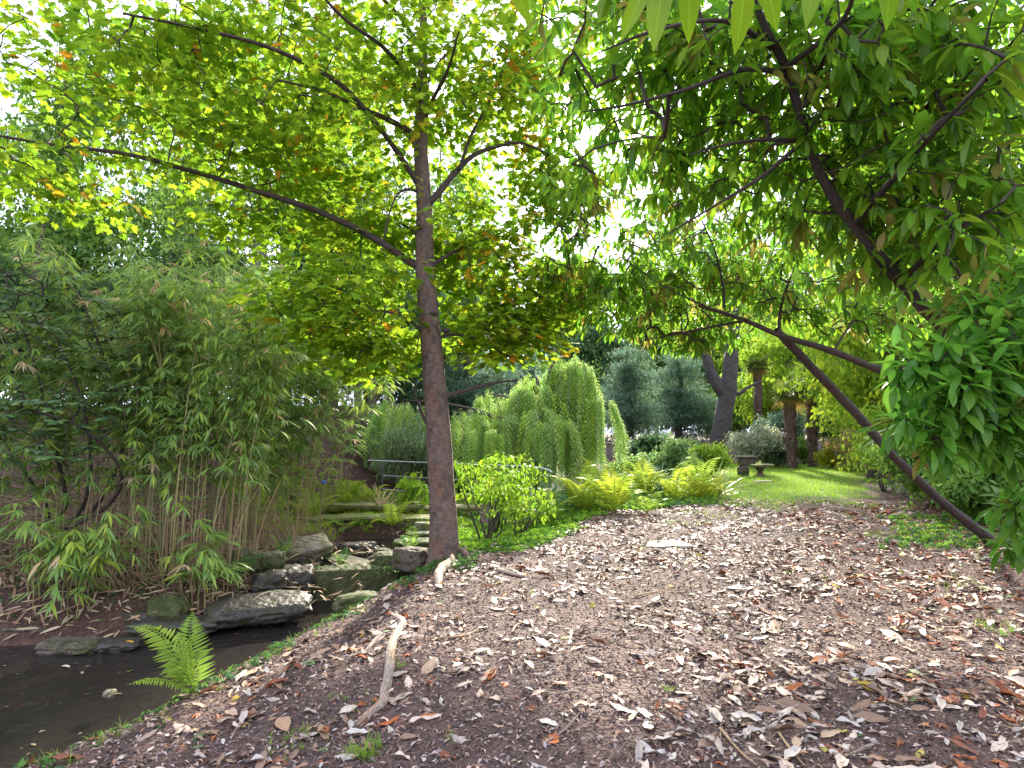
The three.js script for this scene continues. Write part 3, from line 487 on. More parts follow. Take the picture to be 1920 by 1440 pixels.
function crownOf(g, blobs, sprig, tones, { boughs = 14, tight = 0.33, mat = farMat, size = [0.8, 1.4], name = 'crown' } = {}) {
  const lv = [], centres = [];
  for (const [c, rx, ry, rz, n] of blobs) {
    const bs = []; for (let i = 0; i < boughs; i++) bs.push(inBlob([c, rx * 0.85, ry * 0.85, rz * 0.85], 0.5)); centres.push(...bs);
    for (let i = 0; i < n; i++) { const b = bs[i % boughs], s = tight * Math.min(rx, ry, rz), p = b.clone().add(V(gauss() * s * 1.5, gauss() * s * 0.8, gauss() * s * 1.5)); if (p.y < ground(p.x, p.z) + 0.05) continue; lv.push({ m: frame(p, randDir().setY(0), V(gauss() * 0.4, 1, gauss() * 0.4), R(size[0], size[1])), c: vary(tones, 0.22) }); }
  }
  foliage(g, sprig, mat, lv, { single: 0, mass: name }); return centres;
}
function farTree({ name = 'broadleaf_tree', label, x, d, h, trunk = 0.2, lean = 0, blobs, sprig = 'broad', tones, opt, barkMat = M.greyBark, group = 'trees standing round the garden', limbs = 7, stems = 1 }) {
  const b = gnd(x, d), g = thing(name, label, 'tree', b, group);
  const cs = crownOf(g, blobs.map(([ox, oy, oz, rx, ry, rz, n]) => [V(b.x + ox, b.y + oy, b.z + oz), rx, ry, rz, n]), SPRIG[sprig], tones, opt);
  for (let s = 0; s < stems; s++) {
    const sx = s * trunk * 3.4, pts = [0, 0.2, 0.45, 0.7, 1].map((t) => V(b.x + sx + lean * t * h + (t > 0 ? gauss() * 0.12 * t * 2 : 0), b.y + t * h - (t ? 0 : 0.3), b.z + (t > 0 ? gauss() * 0.1 : 0)));
    part('trunk', tube(pts, [trunk * 1.25, trunk, trunk * 0.8, trunk * 0.55, trunk * 0.15], 30, 10, 0.1), barkMat, g);
    if (s) continue;
    const sk = along(pts, 20, 0.25);
    for (let i = 0; i < Math.min(limbs, cs.length); i++) { const c = cs[(i * 5) % cs.length], near = sk.filter((p) => p.y < c.y + 0.2).reduce((a, p) => (p.distanceTo(c) < a.distanceTo(c) ? p : a), sk[0]); const mid = near.clone().lerp(c, 0.5).add(V(gauss() * 0.15, 0.1, gauss() * 0.15)); part('limb', tube([near, mid, c], [trunk * 0.4, trunk * 0.25, 0.02], 12, 6, 0.06), barkMat, g); }
  }
  return g;
}
const G = { deep: [[0.05, 0.095, 0.035], [0.06, 0.115, 0.035], [0.045, 0.085, 0.04]], mid: [[0.09, 0.165, 0.03], [0.115, 0.19, 0.03], [0.075, 0.145, 0.035]], lime: [[0.15, 0.235, 0.02], [0.18, 0.25, 0.02], [0.12, 0.2, 0.02]], blue: [[0.075, 0.13, 0.085], [0.09, 0.145, 0.1], [0.07, 0.12, 0.06]], grey: [[0.2, 0.22, 0.14], [0.25, 0.26, 0.18], [0.16, 0.19, 0.11]], olive: [[0.1, 0.12, 0.03], [0.12, 0.14, 0.03]] };
rnd = mulberry(505);
const PX = (px, d) => ((px - 960) / F) * d; // sideways metres for a pixel column at that depth
farTree({ label: 'tall grey trunked tree with thin foliage rising behind the bamboo', x: PX(478, 17), d: 17, h: 15, trunk: 0.21, sprig: 'broad', tones: G.mid, blobs: [[0, 10, 0, 3.2, 3, 2.5, 462], [-1.5, 6.5, 0, 2.5, 1.6, 2, 220], [1.6, 7, 0, 2, 1.8, 1.6, 176]], opt: { boughs: 20 } });
farTree({ label: 'sparse tree with slanting grey boughs against the sky above the rhododendron', x: PX(60, 20), d: 20, h: 13, trunk: 0.26, lean: 0.05, sprig: 'broad', tones: G.mid, blobs: [[0, 8.5, 0, 4, 3.2, 2.5, 462], [2.5, 6, 0, 2.2, 1.5, 2, 165], [-2, 5, 0, 2.2, 1.5, 2, 165]], opt: { boughs: 22 } });
farTree({ label: 'broad tree with loose crown beyond the left bank', x: PX(-200, 19), d: 19, h: 13, trunk: 0.3, tones: G.mid, blobs: [[0, 8, 0, 4, 4, 3, 770], [1, 4, 0, 3, 1.6, 2, 286]], opt: { boughs: 22 } });
farTree({ label: 'leafy tree with fresh green crown between the grey trunk and the maple', x: PX(620, 21), d: 21, h: 11, trunk: 0.22, tones: G.mid, blobs: [[0, 7.5, 0, 2.6, 2.6, 2, 418], [0.5, 4.5, 0, 2.4, 1.4, 2, 286]], opt: { boughs: 16 }, barkMat: M.darkBark });
farTree({ name: 'conifer', label: 'dark conifer with flat needled boughs behind the maple', x: PX(880, 24), d: 24, h: 11.5, trunk: 0.25, sprig: 'needle', tones: G.blue, blobs: [[0, 3.5, 0, 2.2, 1.6, 2, 760], [0, 6, 0, 1.7, 1.6, 1.6, 600], [0, 8.6, 0, 1.1, 1.5, 1.1, 360]], opt: { boughs: 18, size: [0.9, 1.5] }, barkMat: M.darkBark });
farTree({ label: 'multi stemmed dark tree on the brown bank behind the railing', x: PX(672, 18.5), d: 18.5, h: 5.5, trunk: 0.13, stems: 3, tones: G.deep, blobs: [[-0.6, 4.2, 0, 1.8, 1.2, 1.4, 520], [0.8, 4.6, 0, 1.5, 1, 1.2, 340]], barkMat: M.darkBark, opt: { boughs: 14 } });
farTree({ label: 'dense dark evergreen filling the gap left of the multi stemmed tree', x: PX(520, 20), d: 20, h: 5, trunk: 0.15, tones: G.deep, blobs: [[0, 2.6, 0, 2.2, 1.9, 1.4, 840], [1.2, 4.2, 0, 1.6, 1.2, 1.2, 400]], barkMat: M.darkBark });
farTree({ label: 'dark evergreen tree behind the bamboo thicket', x: PX(300, 19), d: 19, h: 6, trunk: 0.2, tones: G.deep, blobs: [[0, 2.8, 0, 3, 2, 1.6, 1240], [1, 4.6, 0, 2, 1.4, 1.4, 520]], barkMat: M.darkBark, opt: { boughs: 20 } });
farTree({ label: 'dark evergreen mass at the left end of the bank', x: PX(40, 17), d: 17, h: 6, trunk: 0.2, tones: G.deep, blobs: [[0, 2.9, 0, 3.4, 1.9, 1.6, 1400]], barkMat: M.darkBark, opt: { boughs: 22 } });
farTree({ name: 'conifer', label: 'blue green conifer with drooping layered boughs right of the willow', x: PX(1180, 31), d: 31, h: 6.0, trunk: 0.2, sprig: 'needle', tones: G.blue, blobs: [[0, 2.2, 0, 2.0, 2.2, 1.5, 800], [0.1, 4.4, 0, 1.3, 1.9, 1.1, 420]], opt: { boughs: 70, tight: 0.2 }, barkMat: M.darkBark });
farTree({ name: 'conifer', label: 'dense blue green conifer behind the round lime bush', x: PX(1270, 34), d: 34, h: 6.0, trunk: 0.22, sprig: 'needle', tones: G.blue, blobs: [[0, 2.2, 0, 2.4, 2.2, 1.5, 900], [0.2, 4.2, 0, 1.6, 1.9, 1.2, 460]], opt: { boughs: 70, tight: 0.2 }, barkMat: M.darkBark });
{ // the old oak behind the bench
  const d = 30, b = gnd(PX(1345, d), d), g = thing('oak_tree', 'old oak with thick forked dark trunk behind the stone bench', 'tree', b, 'trees standing round the garden'), P = (x, y) => at(x, y, d);
  part('trunk', tube([b.clone().add(V(-0.3, -0.3, 0)), P(1348, 830), P(1358, 770), P(1366, 725), P(1372, 660), P(1380, 560), P(1390, 430)], [0.62, 0.5, 0.42, 0.42, 0.33, 0.24, 0.06], 40, 12, 0.1), M.oakBark, g);
  part('limb', tube([P(1363, 745), P(1345, 722), P(1330, 690), P(1318, 640), P(1300, 560)], [0.34, 0.3, 0.26, 0.2, 0.06], 24, 9, 0.1), M.oakBark, g);
  part('limb', tube([P(1368, 735), P(1385, 738), P(1400, 728), P(1425, 715)], [0.14, 0.1, 0.05], 14, 7, 0.1), M.oakBark, g);
  crownOf(g, [[P(1330, 480), 3.4, 2.2, 2.5, 260], [P(1450, 560), 3, 1.6, 2.2, 190], [P(1250, 600), 2, 1.2, 2, 110]], SPRIG.broad, G.mid, { boughs: 22, size: [1, 1.7] });
}
farTree({ label: 'bright tree with golden green crown behind the palms', x: PX(1480, 36), d: 36, h: 10, trunk: 0.3, tones: G.lime, blobs: [[0, 3.4, 0, 4.5, 2.4, 2.5, 1120], [1, 6.5, 0, 3.5, 2, 2, 520]], opt: { boughs: 24, size: [1, 1.8] } });
farTree({ label: 'bright tree behind the leaning laurel trunk', x: PX(1640, 24), d: 24, h: 8, trunk: 0.25, tones: G.lime, blobs: [[0, 3, 0, 2.6, 2.2, 2, 920], [1.2, 5.4, 0, 2.4, 1.7, 1.8, 520]], opt: { boughs: 20 } });
farTree({ label: 'dense green tree behind the taller laurel', x: PX(1830, 17), d: 17, h: 9, trunk: 0.25, tones: G.mid, blobs: [[0, 3, 0, 2.8, 2.2, 1.6, 1120], [0, 6.2, 0, 3, 2.4, 1.8, 840]], opt: { boughs: 22 } });
farTree({ label: 'tall lime green tree rising above the laurels', x: PX(1740, 19), d: 19, h: 13, trunk: 0.25, tones: G.lime, blobs: [[0.5, 10, 0, 3.4, 2.4, 2, 860], [1.5, 7, 0, 2.4, 1.6, 1.6, 480]], opt: { boughs: 20 } });
farTree({ label: 'distant pale tree on the horizon left of the conifers', x: PX(1040, 42), d: 42, h: 7, trunk: 0.3, tones: G.mid, blobs: [[0, 3.4, 0, 4, 3, 2, 920]], opt: { boughs: 20, size: [1.2, 2] } });
farTree({ label: 'distant rounded tree far behind the oak', x: PX(1390, 48), d: 48, h: 6.5, trunk: 0.3, tones: G.mid, blobs: [[0, 3, 0, 5, 2.4, 2, 920]], opt: { boughs: 24, size: [1.2, 2] } });
farTree({ label: 'distant dark tree far behind the willow', x: PX(760, 36), d: 36, h: 10, trunk: 0.3, tones: G.deep, blobs: [[0, 4.5, 0, 5, 3.6, 2.5, 1520]], opt: { boughs: 26, size: [1.2, 2] } });
farTree({ label: 'distant dark tree far behind the bamboo', x: PX(360, 36), d: 36, h: 12, trunk: 0.35, tones: G.mid, blobs: [[0, 5, 0, 7, 4, 2.5, 1800]], opt: { boughs: 30, size: [1.2, 2] } });

// the green wall of trees that closes the garden
const wallTree = (label, px, d, h, w, tones, n, sprig = 'broad') => farTree({ label, x: PX(px, d), d, h, trunk: 0.16, tones, sprig, blobs: [[0, h * 0.36, 0, w, h * 0.34, 1.4, n], [w * 0.2, h * 0.72, 0, w * 0.75, h * 0.26, 1.2, Math.round(n * 0.55)]], opt: { boughs: 26, size: d > 70 ? [3.5, 6] : d > 40 ? [1.8, 3] : [1.1, 1.9], tight: 0.42 }, barkMat: M.darkBark, group: 'trees closing the garden at the back' });
wallTree('leafy backdrop tree left of the tall grey trunk', 380, 25, 6.8, 3.4, G.mid, 620);
wallTree('shadowy backdrop tree right of the tall grey trunk', 540, 26, 7, 3.2, G.mid, 560);
wallTree('fresh green backdrop tree above the brown bank', 690, 24, 6.6, 2.6, G.mid, 560);
wallTree('blue green backdrop tree directly behind the maple trunk', 810, 28, 7.5, 2.8, G.blue, 560);
wallTree('blue green backdrop tree above the willow', 930, 30, 6.6, 2.8, G.blue, 560);
wallTree('dark backdrop tree right of the willow', 1105, 48, 10, 5, G.deep, 1500);
wallTree('dark backdrop tree behind the conifers', 1230, 50, 12, 5.5, G.mid, 1500);
wallTree('green backdrop tree far behind the oak trunk', 1360, 54, 11, 6, G.mid, 1500);
wallTree('leafy backdrop tree behind the left rhododendron', 140, 24, 6.6, 3.6, G.mid, 640);
wallTree('leafy backdrop tree at the far left end of the bank', -120, 22, 6.4, 3.4, G.mid, 600);
wallTree('bright backdrop tree behind the reddish shrub', 1600, 31, 6, 3.2, G.lime, 520);
wallTree('tall lime backdrop tree behind the fork of the leaning laurel', 1630, 19, 13, 2.4, G.lime, 420);
wallTree('tall airy backdrop tree rising over the left rhododendron', 90, 19, 14, 3.2, G.mid, 560);
wallTree('tall airy backdrop tree left of the maple crown', 320, 22, 15.5, 3.4, G.mid, 620);
wallTree('tall fresh backdrop tree behind the maple crown', 610, 22, 14.5, 3.2, G.lime, 620);
wallTree('tall fresh backdrop tree directly behind the maple top', 820, 27, 15, 3, G.mid, 560);
wallTree('far lime backdrop tree below the laurel crown', 1440, 50, 14, 5, G.lime, 1500);
wallTree('tall lime backdrop tree behind the palms', 1500, 34, 16, 3.8, G.lime, 620);
wallTree('distant tall tree closing the view between maple and laurel', 1060, 76, 25, 8, G.mid, 2600);
wallTree('distant tall tree above the conifers', 1215, 78, 25, 8, G.mid, 2600);
wallTree('distant tall tree above the oak', 1370, 80, 26, 9, G.lime, 2600);
wallTree('tall lime backdrop tree behind the taller laurel stem', 1680, 15, 12.5, 2.2, G.lime, 420);
wallTree('tall green backdrop tree behind the laurel shrub', 1880, 14, 12, 2.2, G.mid, 420);
wallTree('bright backdrop tree beyond the ivy hedge', 1760, 22, 6.4, 2.6, G.lime, 520);

// the weeping willow
rnd = mulberry(606);
{
  const d = 16.6, b = gnd(PX(1010, d), d), g = thing('weeping_willow', 'weeping willow with curtains of fine pale green leaves', 'tree', b);
  part('trunk', tube([b.clone().add(V(0, -0.2, 0)), b.clone().add(V(0.05, 1, 0)), b.clone().add(V(0.2, 2.2, 0)), b.clone().add(V(0.7, 3.4, 0))], [0.2, 0.16, 0.12, 0.05], 24, 10, 0.08), M.darkBark, g);
  const gs = []; { const r0 = rnd; rnd = mulberry(9); for (let i = 0; i < 44; i++) { const y = -i / 44, a = i * 2.4; gs.push(thinLeaf.clone().applyMatrix4(frame(V(Math.cos(a) * 0.012, y, Math.sin(a) * 0.012), V(Math.cos(a) * 0.75, -0.8, Math.sin(a) * 0.75), V(0, 1, 0), R(0.07, 0.12)))); } gs.push(stick(V(0, 0, 0), V(0, -1, 0), 0.003, 0.002, 3)); rnd = r0; }
  const strand = mergeGeometries(gs.map((q) => q.toNonIndexed())), lv = [];
  const domes = [[1066, 664, 16.9, 0.55, 0.5, 130], [1005, 700, 17.2, 0.7, 0.5, 105], [915, 735, 17.4, 0.8, 0.5, 100], [1020, 768, 15.5, 0.85, 0.5, 190], [935, 778, 15.9, 0.9, 0.5, 160], [1118, 735, 16.2, 0.5, 0.5, 90], [1088, 680, 16.7, 0.6, 0.6, 110], [1000, 720, 16.4, 0.9, 0.6, 130], [860, 765, 17.6, 0.9, 0.6, 110], [755, 745, 18, 1.0, 0.7, 120]];
  for (const [px, py, dd, r, h, n] of domes) {
    const c = at(px, py, dd); c.y -= h;
    part('bough', tube([b.clone().add(V(0.1, 1.6, 0)), b.clone().lerp(c, 0.5).setY(c.y + h * 0.5), c.clone().add(V(0, h * 0.9, 0))], [0.07, 0.05, 0.015], 18, 6), M.darkBark, g);
    const lumps = []; for (let i = 0; i < 16; i++) lumps.push([R(6.28), Math.sqrt(rnd())]);
    for (let i = 0; i < n; i++) {
      const [la, lq] = lumps[i % 16], a = la + gauss() * 0.35, q = clamp(lq + gauss() * 0.14, 0.02, 1), p = V(c.x + Math.cos(a) * r * q, c.y + h * (1 - Math.pow(q, 3)) * (0.8 + 0.2 * Math.sin(la * 3)) + gauss() * 0.1, c.z + Math.sin(a) * r * q);
      const low = ground(p.x, p.z) + R(0.05, 1.2) * (rnd() < 0.45 ? 1.9 : 1); let y = p.y, ox = 0;
      const tilt = R(0.15, 0.5) * q, L = R(0.5, 1.1), hue = vary([[0.22, 0.34, 0.07], [0.2, 0.3, 0.085], [0.25, 0.36, 0.06], [0.22, 0.28, 0.12]], 0.25);
      for (let k = 0; k < 5 && y - low > 0.2; k++) { const s2 = Math.min(L * R(0.8, 1.2), y - low), tl = k ? gauss() * 0.08 : tilt; lv.push({ m: new THREE.Matrix4().compose(V(p.x + Math.cos(a) * ox, y, p.z + Math.sin(a) * ox), new THREE.Quaternion().setFromAxisAngle(V(-Math.sin(a), 0, Math.cos(a)), tl).multiply(new THREE.Quaternion().setFromAxisAngle(V(0, 1, 0), R(6.28))), V(1.5, s2, 1.5)), c: hue.clone() }); ox += Math.sin(tl) * s2 * 0.9; y -= Math.cos(tl) * s2 * 0.9; }
    }
  }
  foliage(g, strand, farMat, lv, { single: 0, mass: 'leaf_curtain' }); console.log('willow', lv.length);
}

// two palms
rnd = mulberry(707);
const fanGeo = (() => { const gs = []; for (let i = 0; i < 22; i++) { const a = (i / 21 - 0.5) * 4.4, q = thinLeaf.clone(); q.scale(0.42, 1, 0.85 + 0.15 * Math.cos(a)); q.rotateX(0.12); q.rotateY(a); q.translate(0, 0, 0.5); gs.push(q); } gs.push(stick(V(0, 0, 0), V(0, 0, 0.52), 0.012, 0.01, 4).toNonIndexed()); const ng = gs.map((q) => (q.index ? q.toNonIndexed() : q)); return mergeGeometries(ng); })();
function palm(px, d, hPx, label, lean) {
  const b = gnd(PX(px, d), d), top = at(px + lean, hPx, d), g = thing('palm_tree', label, 'palm', b, 'fan palms at the end of the lawn');
  const pts = [b.clone().add(V(0, -0.2, 0)), b.clone().lerp(top, 0.3), b.clone().lerp(top, 0.65), top];
  part('trunk', tube(pts, [0.17, 0.19, 0.2, 0.22, 0.2], 40, 12, 0.25), bark(0.14, 0.09, 0.075, 0.05), g);
  const c = new THREE.CatmullRomCurve3(pts), lv = [];
  for (let i = 0; i < 520; i++) { const t = rnd(), a = R(6.28), p = c.getPoint(t), r = lerp(0.16, 0.21, t); lv.push({ m: frame(p.add(V(Math.cos(a) * r, 0, Math.sin(a) * r)), V(Math.cos(a) * 0.6, R(-1, 0.8), Math.sin(a) * 0.6), V(Math.cos(a), 0.3, Math.sin(a)), R(0.12, 0.24)), c: vary([[0.16, 0.105, 0.08], [0.2, 0.14, 0.11], [0.1, 0.06, 0.05]]) }); }
  foliage(g, thinLeaf, new THREE.MeshStandardMaterial({ roughness: 1, side: THREE.DoubleSide }), lv, { mass: 'trunk_fibre' });
  const fm = [leafMat(0.1, 0.15, 0.035, { t: 0.45 }), leafMat(0.13, 0.17, 0.035, { t: 0.45 })], dead = leafMat(0.34, 0.24, 0.06, { t: 0.45 });
  for (let i = 0; i < 20; i++) { const a = i * 2.4 + R(0.5), el = lerp(1.0, -0.75, i / 19), dir = V(Math.cos(a) * Math.cos(el), Math.sin(el), Math.sin(a) * Math.cos(el)); const m = part('frond', fanGeo, i > 14 ? dead : fm[i % 2], g, true); m.applyMatrix4(frame(top.clone().add(V(0, 0.1, 0)).sub(b), dir, V(0, 1, 0), R(0.62, 0.8))); }
}
palm(1482, 24, 742, 'shorter fan palm with shaggy fibrous trunk at the lawn edge', -3);
palm(1521, 24.6, 706, 'taller fan palm with shaggy fibrous trunk beside the yellow bush', -2);
palm(1420, 33, 690, 'distant fan palm with hanging yellowed fronds behind the variegated shrub', 0);

// shrubs round the lawn
function bush({ name = 'shrub', label, px, d, w, h, sprig = 'small', tones, n, flat = 1, group = 'shrubs at the back of the lawn', size = [0.8, 1.5], boughs = 20, tight = 0.3 }) {
  const b = gnd(PX(px, d), d), g = thing(name, label, 'shrub', b, group), gs = [];
  const cs = crownOf(g, [[V(b.x, b.y + h * 0.55, b.z), w / 2, h / 2, (w / 2) * flat, n]], SPRIG[sprig], tones, { boughs, tight, size, name: 'foliage' });
  for (let i = 0; i < 7; i++) { const c = cs[i % cs.length]; gs.push(stick(V(b.x + gauss() * 0.08, b.y - 0.08, b.z + gauss() * 0.08), c, 0.02, 0.006, 4)); }
  part('stems', mergeGeometries(gs), M.twig, g); return g;
}
rnd = mulberry(808);
bush({ label: 'rounded lime green bush left of the stone bench', px: 1326, d: 20, w: 1.35, h: 1.15, tones: G.lime, n: 420, size: [1, 1.7] });
bush({ label: 'silvery variegated shrub behind the stone bench', px: 1408, d: 25.5, w: 2.1, h: 1.9, tones: G.grey, n: 560, size: [1, 1.8] });
bush({ label: 'clipped dark green mound between bench and shorter palm', px: 1448, d: 25, w: 1.7, h: 0.95, tones: G.deep, n: 560, size: [0.8, 1.3], boughs: 40 });
bush({ label: 'mid green rounded bush between the two palms', px: 1503, d: 26.5, w: 1.3, h: 1.2, tones: G.mid, n: 360, boughs: 30 });
bush({ label: 'yellow green feathery bush right of the taller palm', px: 1552, d: 23.5, w: 1.2, h: 0.95, tones: [[0.2, 0.24, 0.02], [0.16, 0.22, 0.02], [0.26, 0.2, 0.02]], n: 360, size: [0.9, 1.5] });
bush({ label: 'blue grey tall shrub behind the shorter palm', px: 1462, d: 28, w: 2.2, h: 2.6, tones: G.blue, n: 520, size: [1, 1.9] });
bush({ label: 'dark conifer shrub behind the yellow bush', px: 1560, d: 28, w: 2, h: 2.8, sprig: 'needle', tones: G.deep, n: 260 });
bush({ label: 'reddish brown thin shrub by the leaning trunk', px: 1600, d: 22, w: 1.6, h: 1.7, tones: [[0.2, 0.13, 0.06], [0.14, 0.16, 0.04], [0.22, 0.16, 0.09]], n: 260 });
bush({ label: 'leafy green shrub seen through the laurel beyond the leaning trunk', px: 1650, d: 15, w: 2, h: 2.4, sprig: 'broad', tones: G.lime, n: 230, size: [0.6, 1] });
bush({ label: 'broad ivy covered hedge behind the foot of the leaning trunk', px: 1800, d: 11.5, w: 3, h: 1.9, sprig: 'small', tones: [[0.08, 0.15, 0.03], [0.12, 0.2, 0.025], [0.09, 0.16, 0.03]], n: 1700, flat: 0.5, size: [0.9, 1.6], boughs: 40, tight: 0.4 });
bush({ label: 'glossy low evergreen at the foot of the leaning trunk', px: 1850, d: 9.6, w: 1.6, h: 1.0, tones: [[0.08, 0.15, 0.03], [0.1, 0.18, 0.025]], n: 700, flat: 0.7, size: [1.1, 1.8], boughs: 26 });
bush({ label: 'dark evergreen hedge at the right edge of the garden', px: 1960, d: 13, w: 5, h: 3.4, sprig: 'broad', tones: G.deep, n: 700, flat: 0.4, size: [0.7, 1.1], boughs: 40, tight: 0.4 });
bush({ label: 'dark shrub below the blue green conifers', px: 1215, d: 22, w: 2.2, h: 1.3, sprig: 'layer', tones: G.deep, n: 240, group: 'shrubs by the willow' });
bush({ label: 'fatsia like shrub with tiers of pale green leaves', px: 1255, d: 19, w: 1.6, h: 1.35, sprig: 'layer', tones: [[0.1, 0.17, 0.05], [0.13, 0.2, 0.06], [0.08, 0.14, 0.05]], n: 150, size: [0.6, 1], group: 'shrubs by the willow' });
bush({ label: 'low tiered green shrub at the willow foot', px: 1180, d: 18, w: 1.3, h: 0.9, sprig: 'layer', tones: G.mid, n: 110, size: [0.6, 0.9], group: 'shrubs by the willow' });
bush({ label: 'grey green shrub with arching twigs behind the railing', px: 780, d: 17, w: 2.2, h: 1.9, sprig: 'fine', tones: [[0.13, 0.17, 0.09], [0.1, 0.15, 0.06]], n: 330, size: [0.6, 1], group: 'shrubs by the willow' });
bush({ label: 'dark shadowy shrub under the willow', px: 860, d: 18.5, w: 2.6, h: 1.6, sprig: 'broad', tones: G.deep, n: 260, group: 'shrubs by the willow' });
bush({ label: 'broad evergreen shrub left of the rhododendron, at the end of the far bank', px: -330, d: 9.5, w: 4, h: 3, sprig: 'broad', tones: G.mid, n: 420, flat: 0.6, size: [0.6, 1], boughs: 34, tight: 0.4, group: 'shrubs at the sides of the garden' });
bush({ label: 'tall evergreen shrub beyond the left end of the bamboo', px: -420, d: 13, w: 6, h: 5, sprig: 'broad', tones: G.mid, n: 600, flat: 0.5, size: [0.8, 1.3], boughs: 40, tight: 0.4, group: 'shrubs at the sides of the garden' });
bush({ label: 'leafy shrub right of the path beside the laurel shrub', px: 2380, d: 5.6, w: 3, h: 2.6, sprig: 'broad', tones: G.mid, n: 320, flat: 0.6, size: [0.5, 0.9], boughs: 30, tight: 0.4, group: 'shrubs at the sides of the garden' });
{ // light green saplings between trunk and willow, with maple like leaflets
  const mk = (label, px, d, w, h, n) => bush({ name: 'sapling', label, px, d, w, h, sprig: 'layer', tones: [[0.12, 0.21, 0.015], [0.15, 0.24, 0.018], [0.1, 0.18, 0.015]], n, size: [0.35, 0.6], boughs: 40, tight: 0.12, group: 'light green saplings right of the maple trunk' });
  mk('light green sapling with airy tiers of leaves just right of the maple trunk', 912, 8.9, 1.7, 1.5, 70);
  mk('low light green sapling between maple trunk and willow', 970, 9.6, 1.5, 1.2, 50);
  mk('tall light green sapling in front of the willow', 935, 10.6, 1.4, 1.5, 80);
  mk('light green seedling in front of the railing', 775, 12.9, 0.9, 1.0, 60);
}
console.log('background done');
// ------------------------------------------------------------------ stones of the stream
function rockGeo(w, h, d, seed, box = 0.55, rough = 0.12) {
  let g = new THREE.IcosahedronGeometry(1, 7); g.deleteAttribute('normal'); g.deleteAttribute('uv'); g = mergeVertices(g, 1e-4);
  const p = g.attributes.position, v = V();
  for (let i = 0; i < p.count; i++) {
    v.fromBufferAttribute(p, i); const m = Math.max(Math.abs(v.x), Math.abs(v.y), Math.abs(v.z)); v.multiplyScalar(lerp(1, 1 / m, box));
    const k = 1 + rough * n3(v.x * 1.3 + seed * 7, v.y * 1.3, v.z * 1.3) + rough * 0.45 * n3(v.x * 3.5 + seed * 3, v.y * 3.5, v.z * 3.5) + rough * 0.2 * n3(v.x * 9 + seed, v.y * 9, v.z * 9); v.multiplyScalar(k);
    p.setXYZ(i, (v.x * w) / 2, (v.y * h) / 2, (v.z * d) / 2);
  }
  g.computeVertexNormals(); g = g.toNonIndexed();
  const q = g.attributes.position, uv = [], A = V(), B = V(), C = V();
  for (let i = 0; i < q.count; i += 3) { A.fromBufferAttribute(q, i); B.fromBufferAttribute(q, i + 1); C.fromBufferAttribute(q, i + 2); const n = B.clone().sub(A).cross(C.clone().sub(A)), ax = Math.abs(n.x), ay = Math.abs(n.y), az = Math.abs(n.z); for (const p of [A, B, C]) { const [u, w2] = ay >= ax && ay >= az ? [p.x, p.z] : ax >= az ? [p.z, p.y] : [p.x, p.y]; uv.push(u * 1.5 + seed * 0.37, w2 * 1.5 + seed * 0.61); } }
  g.setAttribute('uv', new THREE.Float32BufferAttribute(uv, 2)); return g;
}
function rock(label, p, [w, h, d], mat, { yaw = 0, pitch = 0, roll = 0, box = 0.55, rough = 0.14, seed = 1, name = 'rock', cat = 'rock', group } = {}) {
  const g = rockGeo(w, h, d, seed, box, rough), m = solo(name, g, mat, label, cat, group); m.position.copy(p); m.rotation.set(pitch, yaw, roll, 'YXZ'); return m;
}
rnd = mulberry(909);
const P3 = (px, py, d) => at(px, py, d);
// weir: a big moss grown block, a dark one beside it, and the slide below
rock('big square mossy block forming the weir', P3(668, 1098, 8.5), [1.3, 0.56, 0.5], M.mossStone, { yaw: 0.3, box: 0.85, rough: 0.07, seed: 2, name: 'weir_block' });
rock('dark brown block at the left end of the weir', P3(558, 1102, 8.25), [0.42, 0.58, 0.7], M.wetStone, { yaw: 0.35, box: 0.8, rough: 0.1, seed: 3, name: 'weir_block' });
rock('mossy boulder on top of the right end of the weir', P3(738, 1052, 8.75), [0.62, 0.26, 0.4], M.mossStone, { yaw: 0.2, box: 0.5, seed: 4 });
rock('small round moss cushion stone beside the water run', P3(716, 1036, 9.2), [0.28, 0.13, 0.24], M.mossStone, { box: 0.2, seed: 5 });
rock('flat pale grey rock slab leaning beside the bamboo', P3(574, 1030, 8.9), [0.7, 0.2, 0.6], M.stone, { yaw: 0.5, pitch: 0.25, roll: 0.12, box: 0.8, rough: 0.08, seed: 6 });
rock('dark wet stone lying in the water run', P3(672, 1030, 9.9), [0.6, 0.22, 0.3], M.wetStone, { yaw: 0.2, box: 0.6, seed: 7 });
rock('thin slab tilted over the water run', P3(650, 1052, 9.1), [0.75, 0.07, 0.4], M.stone, { yaw: -0.35, roll: -0.1, box: 0.85, rough: 0.06, seed: 8 });
rock('rounded mossy stone in the bank below the bamboo', P3(462, 1052, 7.9), [0.36, 0.3, 0.3], M.mossStone, { box: 0.4, seed: 9 });
rock('second mossy stone beside the pale slab', P3(510, 1052, 8.1), [0.34, 0.26, 0.3], M.mossStone, { box: 0.45, seed: 10 });
rock('brown boulder at the waterline below the fern tuft', P3(505, 1092, 7.7), [0.42, 0.28, 0.3], M.wetStone, { box: 0.5, yaw: 0.4, seed: 11 });
rock('wet sloping slab under the weir with trickling water', P3(488, 1140, 7.15), [1.15, 0.22, 0.6], M.wetStone, { yaw: 0.38, pitch: 0.12, box: 0.6, rough: 0.08, seed: 12 });
rock('low brown shelf stone along the water edge', P3(330, 1172, 6.75), [0.95, 0.16, 0.35], M.wetStone, { yaw: 0.15, box: 0.6, seed: 13 });
rock('flat pale topped stone at the water edge', P3(133, 1212, 6.35), [0.62, 0.14, 0.3], M.stone, { yaw: -0.1, box: 0.6, seed: 14 });
